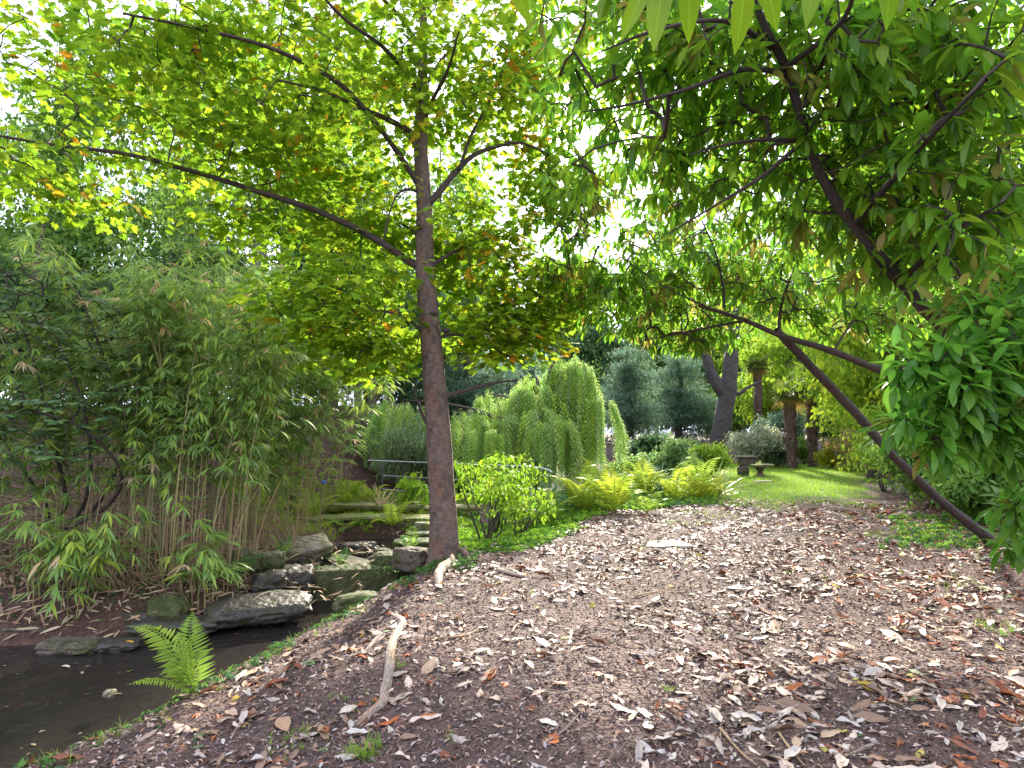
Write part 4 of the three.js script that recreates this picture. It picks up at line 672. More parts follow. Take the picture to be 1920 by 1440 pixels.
rock('flat dark stone with a yellow leaf at the water edge', P3(222, 1208, 6.4), [0.45, 0.1, 0.28], M.wetStone, { yaw: 0.1, box: 0.6, seed: 15 });
rock('upright mossy stone in the far bank', P3(318, 1150, 6.95), [0.42, 0.4, 0.3], M.mossStone, { box: 0.6, seed: 16 });
rock('dark undercut stone in the far bank', P3(225, 1165, 6.9), [0.8, 0.26, 0.3], M.wetStone, { box: 0.7, seed: 17 });
rock('dark long stone at the left of the far bank', P3(40, 1190, 6.7), [0.95, 0.24, 0.3], M.wetStone, { box: 0.6, seed: 18 });
rock('small pale pebble poking out of the stream', P3(206, 1300, 4.98), [0.1, 0.06, 0.08], M.paleStone, { box: 0.2, seed: 19 });
rock('brown stone below the dark hollow by the maple', P3(770, 1048, 8.2), [0.5, 0.3, 0.3], M.stone, { box: 0.6, seed: 20, yaw: -0.4 });
rock('grey stone at the foot of the weir near the path', P3(668, 1130, 6.9), [0.5, 0.22, 0.3], M.mossStone, { box: 0.4, seed: 21, yaw: 0.5 });
// the stone ledge across the stream: stacked slabs, each a part
{
  const b = gnd(-2.8, 11.7), g = thing('stone_ledge', 'low ledge of stacked mossy stone slabs across the stream', 'stone wall', b);
  const put = (px, py, d, w, h, dp, m, sd2, yaw = 0) => { const q = rockGeo(w, h, dp, sd2, 0.88, 0.06); q.rotateY(yaw); const p = at(px, py, d); q.translate(p.x, p.y, p.z); part('slab', q, m, g); };
  put(640, 948, 12.6, 1.5, 0.1, 0.5, M.ledge, 31); put(742, 950, 12.7, 1.1, 0.1, 0.5, M.ledge, 32); put(850, 952, 12.7, 1.2, 0.1, 0.5, M.ledge, 33); put(690, 970, 11.9, 1.2, 0.09, 0.6, M.ledge, 34); put(785, 972, 11.9, 0.9, 0.09, 0.6, M.ledge, 35); put(600, 972, 11.9, 0.8, 0.09, 0.6, M.ledge, 36);
  put(700, 992, 12.2, 1.6, 0.32, 0.4, M.mossStone, 37); put(762, 987, 11.7, 0.34, 0.18, 0.4, M.stone, 38, 0.1); put(793, 985, 11.6, 0.3, 0.16, 0.4, M.paleStone, 39); put(790, 1003, 11.2, 0.55, 0.13, 0.5, M.mossStone, 40, 0.1); put(780, 1022, 10.7, 0.8, 0.2, 0.5, M.mossStone, 41, 0.15); put(620, 990, 12.1, 0.6, 0.22, 0.4, M.wetStone, 42); put(745, 1040, 10.2, 0.8, 0.12, 0.5, M.stone, 43);
}
// paving slab in the path, slab in the lawn, stones right of the path
{ const p = onGround(1248, 1024); rock('flat grey paving slab set in the dirt path', p.clone().setY(p.y + 0.005), [0.62, 0.06, 0.42], M.slab, { yaw: 0.1, box: 0.9, rough: 0.03, seed: 50, name: 'paving_slab', cat: 'paving slab' }); }
{ const p = onGround(1432, 906); rock('narrow pale stone edging lying in the lawn', p.clone().setY(p.y + 0.03), [0.62, 0.08, 0.22], M.paleStone, { yaw: 0.25, box: 0.85, rough: 0.04, seed: 51, name: 'edging_stone', cat: 'edging stone' }); }
{ const p = onGround(1692, 928); rock('pale upright stone behind the leaning trunk', p.clone().setY(p.y + 0.12), [0.32, 0.34, 0.25], M.paleStone, { box: 0.5, seed: 52 }); }
{ const p = onGround(1640, 888); rock('flat pale boulder at the far end of the lawn', p.clone().setY(p.y + 0.05), [0.6, 0.2, 0.4], M.paleStone, { box: 0.5, seed: 53 }); }
{ const p = onGround(1682, 972); rock('small pale stone at the grassy path edge', p.clone().setY(p.y + 0.03), [0.2, 0.1, 0.14], M.paleStone, { box: 0.4, seed: 54 }); }

// ------------------------------------------------------------------ stone bench on the lawn
{
  const b = gnd(PX(1416, 19.4), 19.4), g = thing('stone_bench', 'weathered stone bench with backrest and pedestal on the lawn', 'bench', b);
  const bx = (n, w, h, d, x, y, z, yaw, m = M.stone, sd2 = 60) => { const q = rockGeo(w, h, d, sd2, 0.93, 0.025); q.rotateY(yaw); q.translate(b.x + x, b.y + y, b.z + z); return part(n, q, m, g); };
  const yw = 0.35;
  bx('backrest', 0.58, 0.26, 0.12, -0.14, 0.46, -0.5, 0.06, M.stone, 61); bx('coping', 0.62, 0.08, 0.2, -0.14, 0.63, -0.5, 0.06, M.stone, 62);
  bx('seat', 0.72, 0.09, 0.42, 0.16, 0.38, 0.0, yw, M.ledge, 63); bx('support', 0.3, 0.34, 0.3, -0.3, 0.16, -0.42, 0.06, M.stone, 64);
  const ped = new THREE.LatheGeometry([[0, 0], [0.19, 0], [0.2, 0.05], [0.16, 0.08], [0.085, 0.13], [0.08, 0.2], [0.13, 0.29], [0.2, 0.335], [0, 0.335]].map(([x, y]) => new THREE.Vector2(x, y)), 16); ped.translate(b.x + 0.06, b.y - 0.01, b.z + 0.08); part('pedestal', ped, M.stone, g);
}
// ------------------------------------------------------------------ metal railing
{
  const A = at(690, 863, 15.2), Bp = at(1012, 876, 12.6), g = thing('metal_railing', 'thin metal railing with handrail and two lower rails behind the maple', 'railing', V(A.x, A.y - 1.0, A.z));
  const L = (t, dy) => A.clone().lerp(Bp, t).add(V(0, dy, 0));
  part('handrail', tube([L(0, 0), L(0.5, 0), L(0.97, 0), L(1.0, -0.01), L(1.04, -0.05), L(1.06, -0.1)], [0.014, 0.014, 0.014], 40, 8), M.metal, g);
  for (const dy of [-0.36, -0.7]) part('rail', tube([L(0.1, dy), L(0.5, dy), L(0.95, dy)], [0.008, 0.008], 16, 6), M.metal, g);
  for (const t of [0.1, 0.95]) { const p = L(t, 0), y = ground(p.x, p.z); part('post', tube([L(t, 0), L(t, (y - p.y) * 0.5), V(p.x, y - 0.1, p.z)], [0.02, 0.02], 8, 8), M.postMetal, g); }
}
// wires at the right, and the small red and blue things half hidden
{
  const g = thing('wire_fence', 'three thin pale wires sloping behind the leaning trunk', 'fence', at(1650, 830, 13));
  for (const [a, b2, c, d2] of [[1620, 822, 1690, 790], [1625, 832, 1695, 800], [1630, 846, 1700, 828]]) part('wire', tube([at(a, b2, 13), at((a + c) / 2, (b2 + d2) / 2 + 1, 13.2), at(c, d2, 13.4)], [0.006, 0.006], 8, 5), M.wire, g);
  const rp = onGround(1727, 888); rp.y += 0.1; const q = rockGeo(0.3, 0.22, 0.2, 70, 0.3, 0.3); const m = solo('red_bundle', q, new THREE.MeshStandardMaterial({ color: col(0.55, 0.03, 0.04), roughness: 0.6 }), 'small crumpled red thing on the ground beyond the leaning trunk', 'bundle'); m.position.copy(rp);
  const bp = at(608, 858, 14.6), m2 = solo('blue_bundle', rockGeo(0.13, 0.1, 0.1, 71, 0.3, 0.3), new THREE.MeshStandardMaterial({ color: col(0.02, 0.1, 0.5), roughness: 0.5 }), 'small crumpled blue thing on the bank seen through the bamboo', 'bundle'); bp.y = ground(bp.x, bp.z) + 0.03; m2.position.copy(bp);
}

// ------------------------------------------------------------------ ferns
function frondGeo({ L = 1, pairs = 22, wid = 0.26, arch = 0.5, seed = 1, twist = 0.2 }) {
  const r0 = rnd; rnd = mulberry(seed); const gs = [], cpt = (t) => V(twist * t * t * 0.4, Math.sin(Math.min(1, t * 1.05) * Math.PI * 0.62) * arch - 0.25 * arch * t * t * t, t);
  const pin = bladeGeo({ len: 1, wid: 0.2, seg: 3, peak: 0.2, fold: 0.05, droop: 0.12, petiole: 0 });
  for (let i = 0; i < pairs; i++) { const t = 0.12 + 0.86 * (i / pairs), p = cpt(t), tan = cpt(t + 0.02).sub(cpt(t - 0.02)).normalize(), w = wid * Math.pow(Math.sin(Math.PI * Math.pow(1 - (t - 0.1) / 0.9, 1.25) * 0.62 + 0.05), 0.9) * (t > 0.9 ? 0.6 : 1); for (const s of [-1, 1]) { const sd2 = V(s, 0, 0).addScaledVector(tan, 0.4 + 0.1 * R(-1, 1)).add(V(0, -0.12 + R(-0.1, 0.1), 0)); gs.push(pin.clone().applyMatrix4(frame(p, sd2, V().crossVectors(tan, V(1, 0, 0)).add(V(R(-0.15, 0.15), 0, 0)), w, 0.036 / (0.2 * Math.max(w, 0.04))))); } }
  const pts = [0, 0.25, 0.5, 0.75, 1].map(cpt); gs.push(tube(pts, [0.008, 0.006, 0.002], 12, 4));
  rnd = r0; const m = mergeGeometries(gs.map((q) => { const k = q.index ? q.toNonIndexed() : q; return k; })); return m;
}
const FROND = [frondGeo({ arch: 0.45, seed: 1 }), frondGeo({ arch: 0.3, seed: 2, twist: -0.4 }), frondGeo({ arch: 0.6, seed: 3, wid: 0.3 })];
const fernMats = [leafMat(0.19, 0.31, 0.05, { t: 0.5, coat: 0.1 }), leafMat(0.26, 0.38, 0.05, { t: 0.5, coat: 0.1 }), leafMat(0.36, 0.42, 0.04, { t: 0.5, coat: 0.1 }), leafMat(0.09, 0.2, 0.05, { t: 0.4, coat: 0.3 })];
function fern(label, p, n, size, mats, { from = 0, to = 6.28, lift = [0.2, 0.9], group } = {}) {
  const g = thing('fern', label, 'fern', p, group);
  for (let i = 0; i < n; i++) { const a = lerp(from, to, (i + R(0.2, 0.8)) / n), el = R(lift[0], lift[1]), d = V(Math.cos(a), Math.tan(el) * 0.6, Math.sin(a)); const m = part('frond', FROND[i % 3], fernMats[mats[i % mats.length]], g, true); m.applyMatrix4(frame(V(0, 0, 0), d, V(0, 1, 0), R(size[0], size[1]))); }
  return g;
}
rnd = mulberry(1010);
{ // the fern on the near bank
  const p = onGround(366, 1306), g = thing('fern', 'fresh green fern on the near bank arching over the water', 'fern', p);
  const put = (k, dx, dy, dz, s, m = 0) => { const o = part('frond', FROND[k], fernMats[m], g, true); o.applyMatrix4(frame(V(0, 0.02, 0), V(dx, dy, dz), V(0, 1, 0.1), s)); };
  put(0, -0.98, 0.45, -0.2, 0.6, 1); put(1, -0.8, 0.55, 0.1, 0.5, 0); put(2, -0.1, 0.9, -0.45, 0.48, 0); put(0, 0.2, 0.7, -0.15, 0.4, 1); put(1, -0.4, 0.1, 0.45, 0.4, 1); put(0, -0.1, 0.15, 0.45, 0.4, 0); put(2, 0.3, 0.4, 0.3, 0.32, 0);
}
fern('small fern tuft at the bottom corner of the bank', onGround(10, 1425), 5, [0.22, 0.32], [0, 1]);
fern('small light fern hanging from the far bank', at(372, 1098, 7.3), 6, [0.25, 0.36], [1, 0], { from: 0.2, to: 3, lift: [-0.2, 0.5] });
fern('dark hart like fern beside the weir stones', at(455, 1078, 7.6), 7, [0.3, 0.45], [3], { from: 0, to: 3.3, lift: [-0.1, 0.5] });
fern('small fern rooted on top of the weir block', at(640, 1062, 8.75), 7, [0.2, 0.34], [0, 3], { lift: [0, 0.8] });
fern('dark fern drooping beside the mossy boulder', at(770, 1030, 8.7), 7, [0.25, 0.4], [3, 0], { lift: [0, 0.8] });
fern('fern between the pale slab and the bamboo', at(530, 1040, 8.5), 7, [0.25, 0.4], [0, 3], { lift: [0, 0.8] });
fern('fern with yellowed stalks growing from the stone ledge', at(735, 985, 11.4), 9, [0.45, 0.7], [1, 2], { from: 0, to: 6.28, lift: [-0.3, 0.9] });
fern('fern under the stone ledge above the water', at(648, 990, 11.5), 7, [0.35, 0.55], [1, 0], { lift: [-0.5, 0.6] });
fern('tall upright fern in front of the brown bank', gnd(PX(655, 13), 13), 8, [0.6, 0.9], [1, 2], { lift: [0.5, 1.2] });
fern('spreading fern behind the ledge left of the railing', gnd(PX(690, 13.3), 13.3), 9, [0.6, 0.85], [2, 1], { lift: [0.3, 0.9] });
fern('spreading fern at the foot of the bamboo', gnd(PX(590, 12), 12), 9, [0.5, 0.8], [1, 2], { lift: [0.2, 0.9] });
const fg = 'golden ferns between willow and path';
fern('golden green fern nearest the path bend', gnd(PX(1150, 11.2), 11.2), 13, [0.7, 1.05], [1, 2], { group: fg, lift: [0.2, 1.0] });
fern('golden green fern left of the path bend', gnd(PX(1090, 11.3), 11.3), 13, [0.7, 1.0], [2, 1], { group: fg, lift: [0.2, 0.95] });
fern('large golden fern by the lawn corner', gnd(PX(1310, 13.4), 13.4), 15, [0.75, 1.1], [2, 2, 1], { group: fg, lift: [0.15, 0.9] });
fern('second golden fern by the lawn corner', gnd(PX(1265, 13), 13), 13, [0.6, 0.95], [2, 1], { group: fg, lift: [0.15, 0.9] });
fern('tall fern in front of the willow curtain', gnd(PX(1110, 13.3), 13.3), 11, [0.8, 1.1], [1, 2], { group: fg, lift: [0.5, 1.1] });
fern('fern between the spiky blue plants', gnd(PX(1205, 13.6), 13.6), 11, [0.7, 1.0], [2, 1], { group: fg, lift: [0.4, 1.1] });
fern('low fern beside the saplings', gnd(PX(1020, 10.6), 10.6), 11, [0.55, 0.85], [1, 0], { group: fg, lift: [0.2, 0.8] });
fern('low green fern at the path rim below the golden ferns', gnd(PX(1210, 11.0), 11.0), 10, [0.4, 0.6], [0, 1], { group: fg, lift: [0.1, 0.7] });

// spiky strap leaved plants
const strap = bladeGeo({ len: 1, wid: 0.045, seg: 7, peak: 0.35, fold: 0.2, droop: 0.45, petiole: 0 });
function spiky(label, px, d, n, size, tones, group) {
  const b = gnd(PX(px, d), d), g = thing('strap_leaved_plant', label, 'plant', b, group), lv = [];
  for (let i = 0; i < n; i++) { const a = R(6.28), el = R(0.5, 1.35); lv.push({ m: frame(b.clone().add(V(gauss() * 0.12, 0, gauss() * 0.12)), V(Math.cos(a) * Math.cos(el), Math.sin(el), Math.sin(a) * Math.cos(el)), V(gauss() * 0.2, 1, gauss() * 0.2), R(size[0], size[1])), c: vary(tones) }); }
  foliage(g, strap, leafMat(1, 1, 1, { t: 0.3, coat: 0.6, cr: 0.3 }), lv, { single: 60 });
}
const sg = 'strap leaved plants by the pond edge', blu = [[0.11, 0.18, 0.12], [0.14, 0.2, 0.14], [0.09, 0.15, 0.08]];
spiky('blue green spiky plant right of the willow', 1243, 14.5, 60, [0.7, 1.1], blu, sg);
spiky('blue green spiky plant behind the golden ferns', 1200, 14.8, 50, [0.6, 1.0], blu, sg);
spiky('arching strap leaved plant below the handrail end', 1030, 12.6, 60, [0.6, 1.0], [[0.08, 0.16, 0.08], [0.11, 0.19, 0.09]], sg);
spiky('dark strap leaved clump in the fern bed', 1075, 12.4, 50, [0.5, 0.8], [[0.06, 0.13, 0.07]], sg);
spiky('tall thin grass like plant beside the large golden fern', 1345, 13.8, 45, [0.6, 1.0], [[0.2, 0.19, 0.06], [0.15, 0.2, 0.05]], sg);
spiky('dry straw grass tuft in front of the railing', 715, 13.0, 40, [0.5, 0.85], [[0.36, 0.27, 0.15], [0.3, 0.22, 0.12]], sg);

// ------------------------------------------------------------------ ground cover, ivy, grass: uncounted masses
function mass(name, label, geo, mat, list, cat) {
  const im = shade(new THREE.InstancedMesh(geo, mat, list.length)); im.name = numbered(name); tag(im, label, cat, null, 'stuff'); list.forEach(({ m, c }, i) => { im.setMatrixAt(i, m); im.setColorAt(i, c); }); scene.add(im); return im;
}
rnd = mulberry(1111);
const tuft = (() => { const gs = []; for (let i = 0; i < 9; i++) { const a = R(6.28), el = R(0.6, 1.4); gs.push(strap.clone().applyMatrix4(frame(V(gauss() * 0.12, 0, gauss() * 0.12), V(Math.cos(a) * Math.cos(el), Math.sin(el), Math.sin(a) * Math.cos(el)), V(0, 1, 0), R(0.6, 1.1), 1.2))); } return mergeGeometries(gs); })();
const weed = sprigGeo(plainLeaf, 7, 0.5, 0.42, 21, 0.25);
const whiteLeaf = leafMat(GAIN, GAIN, GAIN, { t: 0.45, coat: 0.2 });
{
  const lawn = []; for (let i = 0; i < 60000; i++) { const d = R(11, 29), x = R(2, 16), m = lawnMask(x, d); if (rnd() < m) lawn.push({ m: frame(gnd(x, d), V(R(-1, 1), 0, R(-1, 1)), V(0, 1, 0), R(0.06, 0.12)), c: vary([[0.15, 0.27, 0.028], [0.18, 0.29, 0.03], [0.12, 0.23, 0.025], [0.24, 0.27, 0.06]]) }); }
  mass('grass', 'short bright lawn grass round the stone bench', tuft, whiteLeaf, lawn, 'grass');
  const tg = []; const tuftAt = (px, py, n, r, s) => { const c = onGround(px, py); for (let i = 0; i < n; i++) { const x = c.x + gauss() * r, z = c.z + gauss() * r; tg.push({ m: frame(V(x, ground(x, z), z), V(R(-1, 1), 0, R(-1, 1)), V(0, 1, 0), R(s * 0.6, s)), c: vary([[0.13, 0.22, 0.025], [0.18, 0.24, 0.04], [0.1, 0.18, 0.025]]) }); } };
  for (const [x, y, n, r, s] of [[690, 1415, 12, 0.06, 0.11], [745, 1250, 7, 0.04, 0.06], [660, 1310, 12, 0.12, 0.05], [600, 1360, 14, 0.15, 0.05], [540, 1400, 14, 0.18, 0.06], [1255, 1297, 5, 0.03, 0.06], [1650, 1005, 30, 0.25, 0.09], [1700, 985, 34, 0.3, 0.1], [1600, 970, 20, 0.3, 0.08], [1740, 1000, 24, 0.25, 0.1], [1470, 1075, 4, 0.05, 0.05], [1560, 1090, 6, 0.08, 0.05], [1340, 965, 40, 0.5, 0.1], [1290, 985, 30, 0.4, 0.1], [1420, 950, 30, 0.5, 0.1], [770, 1035, 40, 0.1, 0.16], [790, 1050, 26, 0.08, 0.12], [1860, 1180, 14, 0.2, 0.1], [1800, 1100, 14, 0.25, 0.09], [960, 1010, 8, 0.1, 0.07], [1000, 1115, 5, 0.05, 0.05], [850, 1390, 3, 0.03, 0.05]]) tuftAt(x, y, n, r, s);
  for (let i = 0; i < 1300; i++) { const d = R(2.4, 7), x = R(-3, -0.8), s = sd(POOL, x, d); if (s > 0.1 && s < 0.8 && rnd() < 0.7) tg.push({ m: frame(gnd(x, d), V(R(-1, 1), 0, R(-1, 1)), V(0, 1, 0), R(0.03, 0.08)), c: vary([[0.1, 0.17, 0.025], [0.15, 0.2, 0.04]]) }); }
  for (let i = 0; i < 2600; i++) { const d = R(10.5, 14.5), x = PX(R(430, 830), d); if (ground(x, -d) > -0.45) tg.push({ m: frame(gnd(x, d), V(R(-1, 1), 0, R(-1, 1)), V(0, 1, 0), R(0.08, 0.2)), c: vary([[0.16, 0.23, 0.02], [0.2, 0.25, 0.025], [0.13, 0.2, 0.02]]) }); }
  mass('grass', 'scattered grass tufts on the path edges and stream banks', tuft, whiteLeaf, tg, 'grass');
  const wd = []; const weedZone = (n, fx, fd, keep, s, tones) => { for (let i = 0; i < n; i++) { const d = fd(), x = fx(d); if (!keep(x, d)) continue; wd.push({ m: frame(gnd(x, d, R(0.01, 0.12) * s * 6), V(R(-1, 1), 0, R(-1, 1)), leafUp(0.3), R(0.6, 1.2) * s), c: vary(tones) }); } };
  const ivy = [[0.05, 0.11, 0.03], [0.065, 0.13, 0.03], [0.04, 0.085, 0.03]], fresh = [[0.12, 0.23, 0.02], [0.155, 0.26, 0.022], [0.09, 0.18, 0.025]];
  weedZone(5200, () => R(-3.3, -0.9), () => R(2.2, 7.2), (x, d) => { const s = sd(POOL, x, d); return s > 0.03 && s < 0.6 + 0.3 * n2(x * 1.5, d * 1.5) && rnd() < 0.8; }, 0.08, [...ivy, ...ivy, fresh[2]]);
  weedZone(500, () => R(-1.35, -0.4), () => R(6.5, 7.6), (x, d) => true, 0.07, ivy);
  weedZone(4200, (d) => PX(R(845, 1100 + (d - 8) * 14), d), () => R(7.6, 11.5), (x, d) => d > 8.1 + Math.max(0, x) * 1.7 + 0.5 * n2(x * 2, d * 2), 0.12, fresh);
  weedZone(2400, (d) => PX(R(860, 1100), d), () => R(7.4, 9.6), (x, d) => d > 7.6 + Math.max(0, x) * 1.5, 0.075, [...ivy, ...fresh]);
  weedZone(4200, (d) => PX(R(1000, 1340), d), () => R(11.3, 16), (x, d) => d > 10.6 + Math.max(0, x - 1) * 0.62, 0.16, [...fresh, ...ivy]);
  weedZone(3200, (d) => PX(R(440, 900), d), () => R(11.5, 16), (x, d) => true, 0.12, fresh);
  weedZone(1500, (d) => PX(R(1640, 1960), d), () => R(7.5, 10.5), (x, d) => x > 0.64 * d + 0.9 * n2(x * 1.3, d * 1.3) && rnd() < 0.7, 0.13, [...ivy, ...fresh]);
  weedZone(900, (d) => PX(R(0, 420), d), () => R(6.6, 9), (x, d) => ground(x, -d) > -0.6, 0.07, ivy);
  weedZone(160, (d) => PX(R(560, 740), d), () => R(8.1, 8.9), (x, d) => true, 0.06, ivy); for (let i = 0; i < 260; i++) { const p = at(R(585, 745), R(1060, 1078), R(8.25, 8.7)); wd.push({ m: frame(p, V(R(-1, 1), -0.3, R(-1, 1)), leafUp(0.5), R(0.04, 0.075)), c: vary(ivy) }); }
  mass('ground_cover', 'mixed ivy and low weeds covering the banks and beds', weed, whiteLeaf, wd, 'ground cover');
  console.log('cover', lawn.length, tg.length, wd.length);
}
// dry bamboo straw on the far bank
rnd = mulberry(1212);
{
  const st = []; for (let i = 0; i < 4200; i++) { const d = R(6.5, 10), x = R(-6.6, -2.8); const y = ground(x, -d); if (y < -0.7 || sd(RUN, x, d) < 0) continue; const n = gNormal(x, -d); st.push({ m: frame(V(x, y + R(0.005, 0.06), -d), V(R(-1, 1), R(-0.25, 0.25), R(-1, 1)), n, R(0.1, 0.24)), c: vary([[0.3, 0.22, 0.12], [0.24, 0.15, 0.085], [0.38, 0.29, 0.17], [0.18, 0.11, 0.065]]) }); }
  for (let i = 0; i < 260; i++) { const d = R(7.0, 9.4), x = R(-4.4, -1.9), y = -0.5 + 0.22 * smoothstep(d, 7, 9); st.push({ m: frame(V(x, y + R(0, 0.1), -d), V(R(-1, 1), R(-0.5, 0.3), R(-1, 1)), leafUp(0.4), R(0.1, 0.22)), c: vary([[0.34, 0.26, 0.15], [0.24, 0.15, 0.085]]) }); }
  mass('bamboo_straw', 'dry fallen bamboo leaves and straw on the far bank', bambooLeaf, new THREE.MeshStandardMaterial({ roughness: 0.8, side: THREE.DoubleSide }), st, 'leaf litter');
}
// ------------------------------------------------------------------ fallen leaves and litter on the path
rnd = mulberry(1313);
{
  const flat = bladeGeo({ len: 1, wid: 0.36, seg: 6, peak: 0.5, fold: 0.1, droop: 0.05, wave: 0.025, petiole: 0.1 }), curled = bladeGeo({ len: 1, wid: 0.33, seg: 6, peak: 0.42, fold: 0.28, droop: -0.1, wave: 0.045, petiole: 0.08 }), rolled = bladeGeo({ len: 1, wid: 0.22, seg: 6, peak: 0.55, fold: 0.6, droop: 0.1, wave: 0.06, petiole: 0.08 }), mp = mapleGeo(0.5);
  for (const q of [flat, curled, rolled]) q.translate(0, 0.02, -0.5); mp.translate(0, 0.05, -0.4);
  const geos = [flat, curled, rolled, mp];
  const kinds = [ // name, label, group, tones
    ['pale dry leaf curled on the dirt path', 'pale fallen leaves', [[0.56, 0.44, 0.37], [0.48, 0.36, 0.29], [0.62, 0.52, 0.45]], [0, 1, 2]],
    ['tan brown dry leaf on the dirt path', 'tan fallen leaves', [[0.4, 0.26, 0.18], [0.34, 0.2, 0.13], [0.45, 0.31, 0.23], [0.28, 0.18, 0.13]], [0, 1, 2, 0]],
    ['rusty orange fallen leaf on the dirt path', 'rusty fallen leaves', [[0.4, 0.12, 0.035], [0.34, 0.1, 0.03], [0.24, 0.075, 0.035]], [0, 1, 2, 3]],
    ['yellow fallen leaf on the dirt path', 'yellow fallen leaves', [[0.5, 0.34, 0.04], [0.42, 0.36, 0.06]], [0, 3]],
    ['green fallen leaf on the dirt path', 'green fallen leaves', [[0.1, 0.2, 0.05], [0.16, 0.24, 0.08]], [0, 3]],
  ];
  const all = [];
  const dens = (x, d) => { const s = sd(POOL, x, d); if (s < 0.15 || sd(RUN, x, d) < 0.1) return 0; let k = x < -0.5 ? 0.45 : 0.75 + 0.25 * smoothstep(x, 0, 2.5); k *= 0.55 + 0.6 * n2(x * 0.8 + 3, d * 0.8); k *= 1 - 0.9 * lawnMask(x, d); if (d > 8.5 + Math.max(0, x) * 1.6 && x < 4) k *= 0.25; const trod = Math.exp(-Math.pow((x - 0.25 - 0.18 * (d - 3)) / 0.55, 2)); return clamp(k * (1 - 0.65 * trod * smoothstep(8 - d, 0, 3)), 0, 1); };
  for (let i = 0; i < 40000; i++) {
    const d = 1.2 + 11.9 * Math.pow(rnd(), 0.84), x = R(-3.4, 1.05 * d + 0.8); if (rnd() > dens(x, d)) continue;
    const u = rnd(), pale = clamp(0.62 - 0.3 * smoothstep(x - d * 0.35, 0, 1.5) - 0.3 * smoothstep(-x, 0.3, 1.4), 0.1, 0.7), rust = smoothstep(x - d * 0.42, 0, 1) * 0.25, k = u < pale ? 0 : u < pale + (1 - pale) * (0.62 - rust) ? 1 : u < pale + (1 - pale) * 0.92 ? 2 : rnd() < 0.6 ? 3 : 4, kd = kinds[k];
    const n = gNormal(x, -d).add(V(gauss() * 0.35, 0, gauss() * 0.35)).normalize(), gi = kd[3][Math.floor(R(kd[3].length))], s = gi === 3 ? R(0.05, 0.085) : (0.045 + 0.125 * Math.pow(rnd(), 1.7)) * (rnd() < 0.15 ? 1.4 : 1);
    const f = V(R(-1, 1), 0, R(-1, 1)); f.addScaledVector(n, -f.dot(n)); all.push({ m: frame(gnd(x, d, 0.006 + s * 0.05), f, rnd() < 0.3 ? n.negate() : n, s), c: vary(kd[2], 0.15), k, gi, d, x });
  }
  all.sort((a, b) => Number(!inView(gnd(a.x, a.d))) - Number(!inView(gnd(b.x, b.d))) || a.d - b.d);
  const lm = new THREE.MeshPhysicalMaterial({ roughness: 0.62, side: THREE.DoubleSide, specularIntensity: 0.9, map: veinTex }), cache = {};
  all.slice(0, 300).forEach((l) => { const key = l.k * 10 + Math.floor(R(4)); if (!cache[key]) { cache[key] = lm.clone(); cache[key].color.copy(l.c); } const m = solo('fallen_leaf', geos[l.gi], cache[key], kinds[l.k][0], 'leaf', kinds[l.k][1]); m.applyMatrix4(l.m); });
  const rest = all.slice(300); geos.forEach((q, gi) => { const l = rest.filter((e) => e.gi === gi); if (l.length) mass('leaf_litter', ['flat', 'curled', 'rolled', 'lobed'][gi] + ' dry fallen leaves carpeting the path and its far bend', q, lm, l, 'leaf litter'); });
  console.log('leaves', all.length);
  // crumbled litter and twig bits
  const bit = bladeGeo({ len: 1, wid: 0.4, seg: 2, peak: 0.4, fold: 0.35, droop: 0.2, petiole: 0 }), bits = [];
  for (let i = 0; i < 120000; i++) { const d = 1.3 + 10.1 * Math.pow(rnd(), 1.25), x = R(-3.6, 0.95 * d + 0.7), s = sd(POOL, x, d); if (s < 0.1) continue; const n = gNormal(x, -d).add(V(gauss() * 0.6, 0, gauss() * 0.6)).normalize(), f = V(R(-1, 1), R(-0.3, 0.3), R(-1, 1)); bits.push({ m: frame(gnd(x, d, R(0.002, 0.012)), f, n, R(0.014, 0.05), R(0.3, 1.2)), c: vary([[0.16, 0.105, 0.085], [0.08, 0.052, 0.044], [0.28, 0.2, 0.17], [0.22, 0.125, 0.085], [0.055, 0.036, 0.03], [0.4, 0.31, 0.27]], 0.25) }); }
  mass('crumbled_litter', 'fine crumbled leaf and bark litter over the soil', bit, new THREE.MeshStandardMaterial({ roughness: 0.8, side: THREE.DoubleSide }), bits, 'leaf litter');
  // brown leaves on the far banks
  const far = []; for (let i = 0; i < 5000; i++) { const d = R(7.4, 19), x = PX(R(-40, 800), d); if (ground(x, -d) < -0.5) continue; far.push({ m: frame(gnd(x, d, R(0.01, 0.05)), V(R(-1, 1), 0, R(-1, 1)), leafUp(0.5), R(0.07, 0.15)), c: vary([[0.28, 0.15, 0.09], [0.22, 0.1, 0.06], [0.34, 0.22, 0.15], [0.14, 0.08, 0.05]]) }); }
  mass('leaf_litter', 'reddish brown fallen leaves on the bank behind the bamboo', curled, lm, far, 'leaf litter');
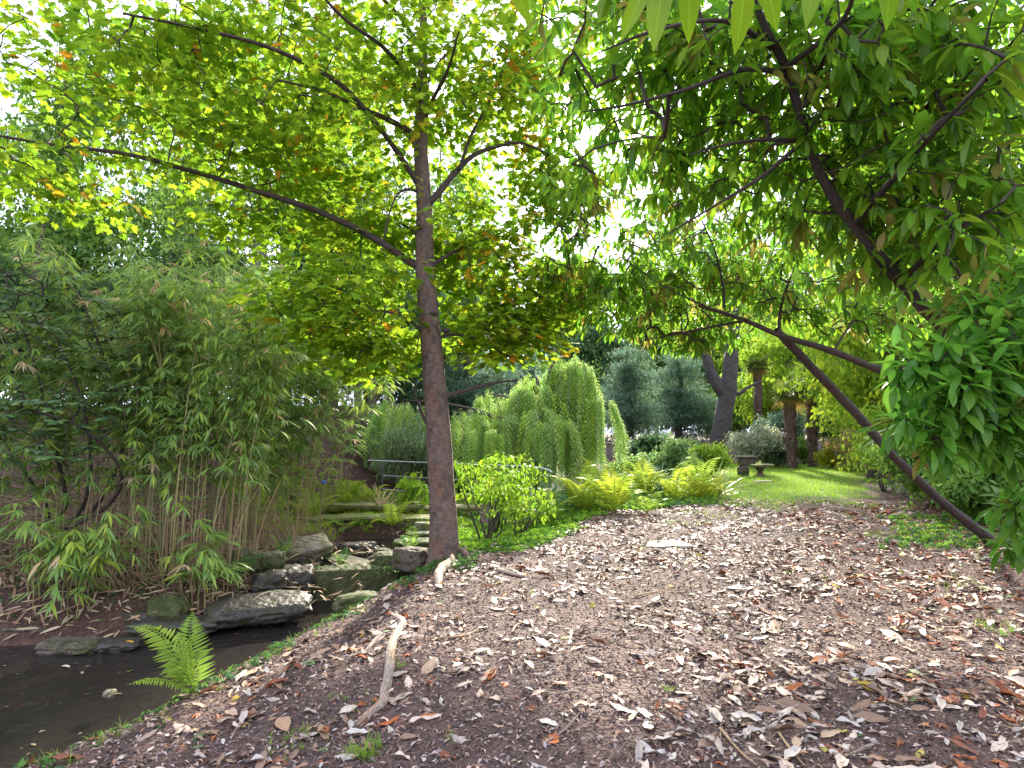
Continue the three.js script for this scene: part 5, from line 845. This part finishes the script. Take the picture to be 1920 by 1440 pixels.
  for (const [px, py, y] of [[122, 1252, 0], [242, 1207, 0.04]]) { const p = y ? at(px, py - 4, 6.25) : at(px, py, 5.9); if (!y) p.y = POOL_Y + 0.006; const m = solo('fallen_leaf', flat, new THREE.MeshStandardMaterial({ color: y ? col(0.6, 0.34, 0.03) : col(0.6, 0.55, 0.4), roughness: 0.5, side: THREE.DoubleSide }), y ? 'yellow leaf lying on the dark stone at the water edge' : 'pale leaf floating on the stream', 'leaf'); m.position.copy(p); m.scale.setScalar(0.11); m.rotation.y = 1.4; }
  { const fl = []; for (let i = 0; i < 150; i++) { const d = R(3, 7.2), x = R(-5.6, -2.1); if (sd(POOL, x, d) < -0.05) fl.push({ m: frame(V(x, POOL_Y + 0.006, -d), V(R(-1, 1), 0, R(-1, 1)), V(gauss() * 0.06, 1, gauss() * 0.06), R(0.015, 0.07)), c: vary([[0.5, 0.42, 0.3], [0.3, 0.2, 0.1], [0.16, 0.2, 0.05], [0.2, 0.12, 0.06]]) }); } mass('floating_litter', 'tiny leaf scraps floating on the stream', flat, lm, fl, 'leaf litter'); }
  // fallen twigs
  const sticks = [[[935, 1072], [975, 1082], [1020, 1088]], [[1190, 1120], [1230, 1112], [1290, 1108]], [[820, 1200], [870, 1195], [905, 1180]], [[1020, 1400], [1060, 1372], [1090, 1340]], [[1350, 1370], [1390, 1420], [1420, 1445]], [[1460, 1380], [1490, 1420], [1510, 1450]], [[1750, 1290], [1800, 1310], [1850, 1300]], [[660, 1430], [690, 1405], [720, 1392]], [[960, 1190], [972, 1175], [995, 1168]], [[1640, 1400], [1600, 1420], [1560, 1436]]];
  const tlabel = ['dark knobbly stick lying near the maple foot', 'pale thin stick on the leafy path bend', 'thin curved stick between two roots', 'thin stick crossing the trodden soil', 'pale straight twig among pale leaves', 'second pale straight twig beside another twig', 'brown twig in the dark leaf litter at the right', 'short twig by the grass tuft and root', 'small hooked twig on bare soil', 'brown stick in the litter by orange leaves'];
  sticks.forEach((s, i) => { const pts = s.map(([x, y]) => { const p = onGround(x, Math.min(y, 1445)); p.y += 0.012; return p; }); solo('fallen_twig', tube(pts, [i === 0 ? 0.022 : 0.008, i === 0 ? 0.016 : 0.006, 0.003], 14, 6, 0.2), i % 3 ? M.culmDry : M.rootBark, tlabel[i], 'twig'); });
}
scene.traverse((o) => { if (o.isMesh) { o.castShadow = true; o.receiveShadow = true; } });
renderer.render(scene, camera);
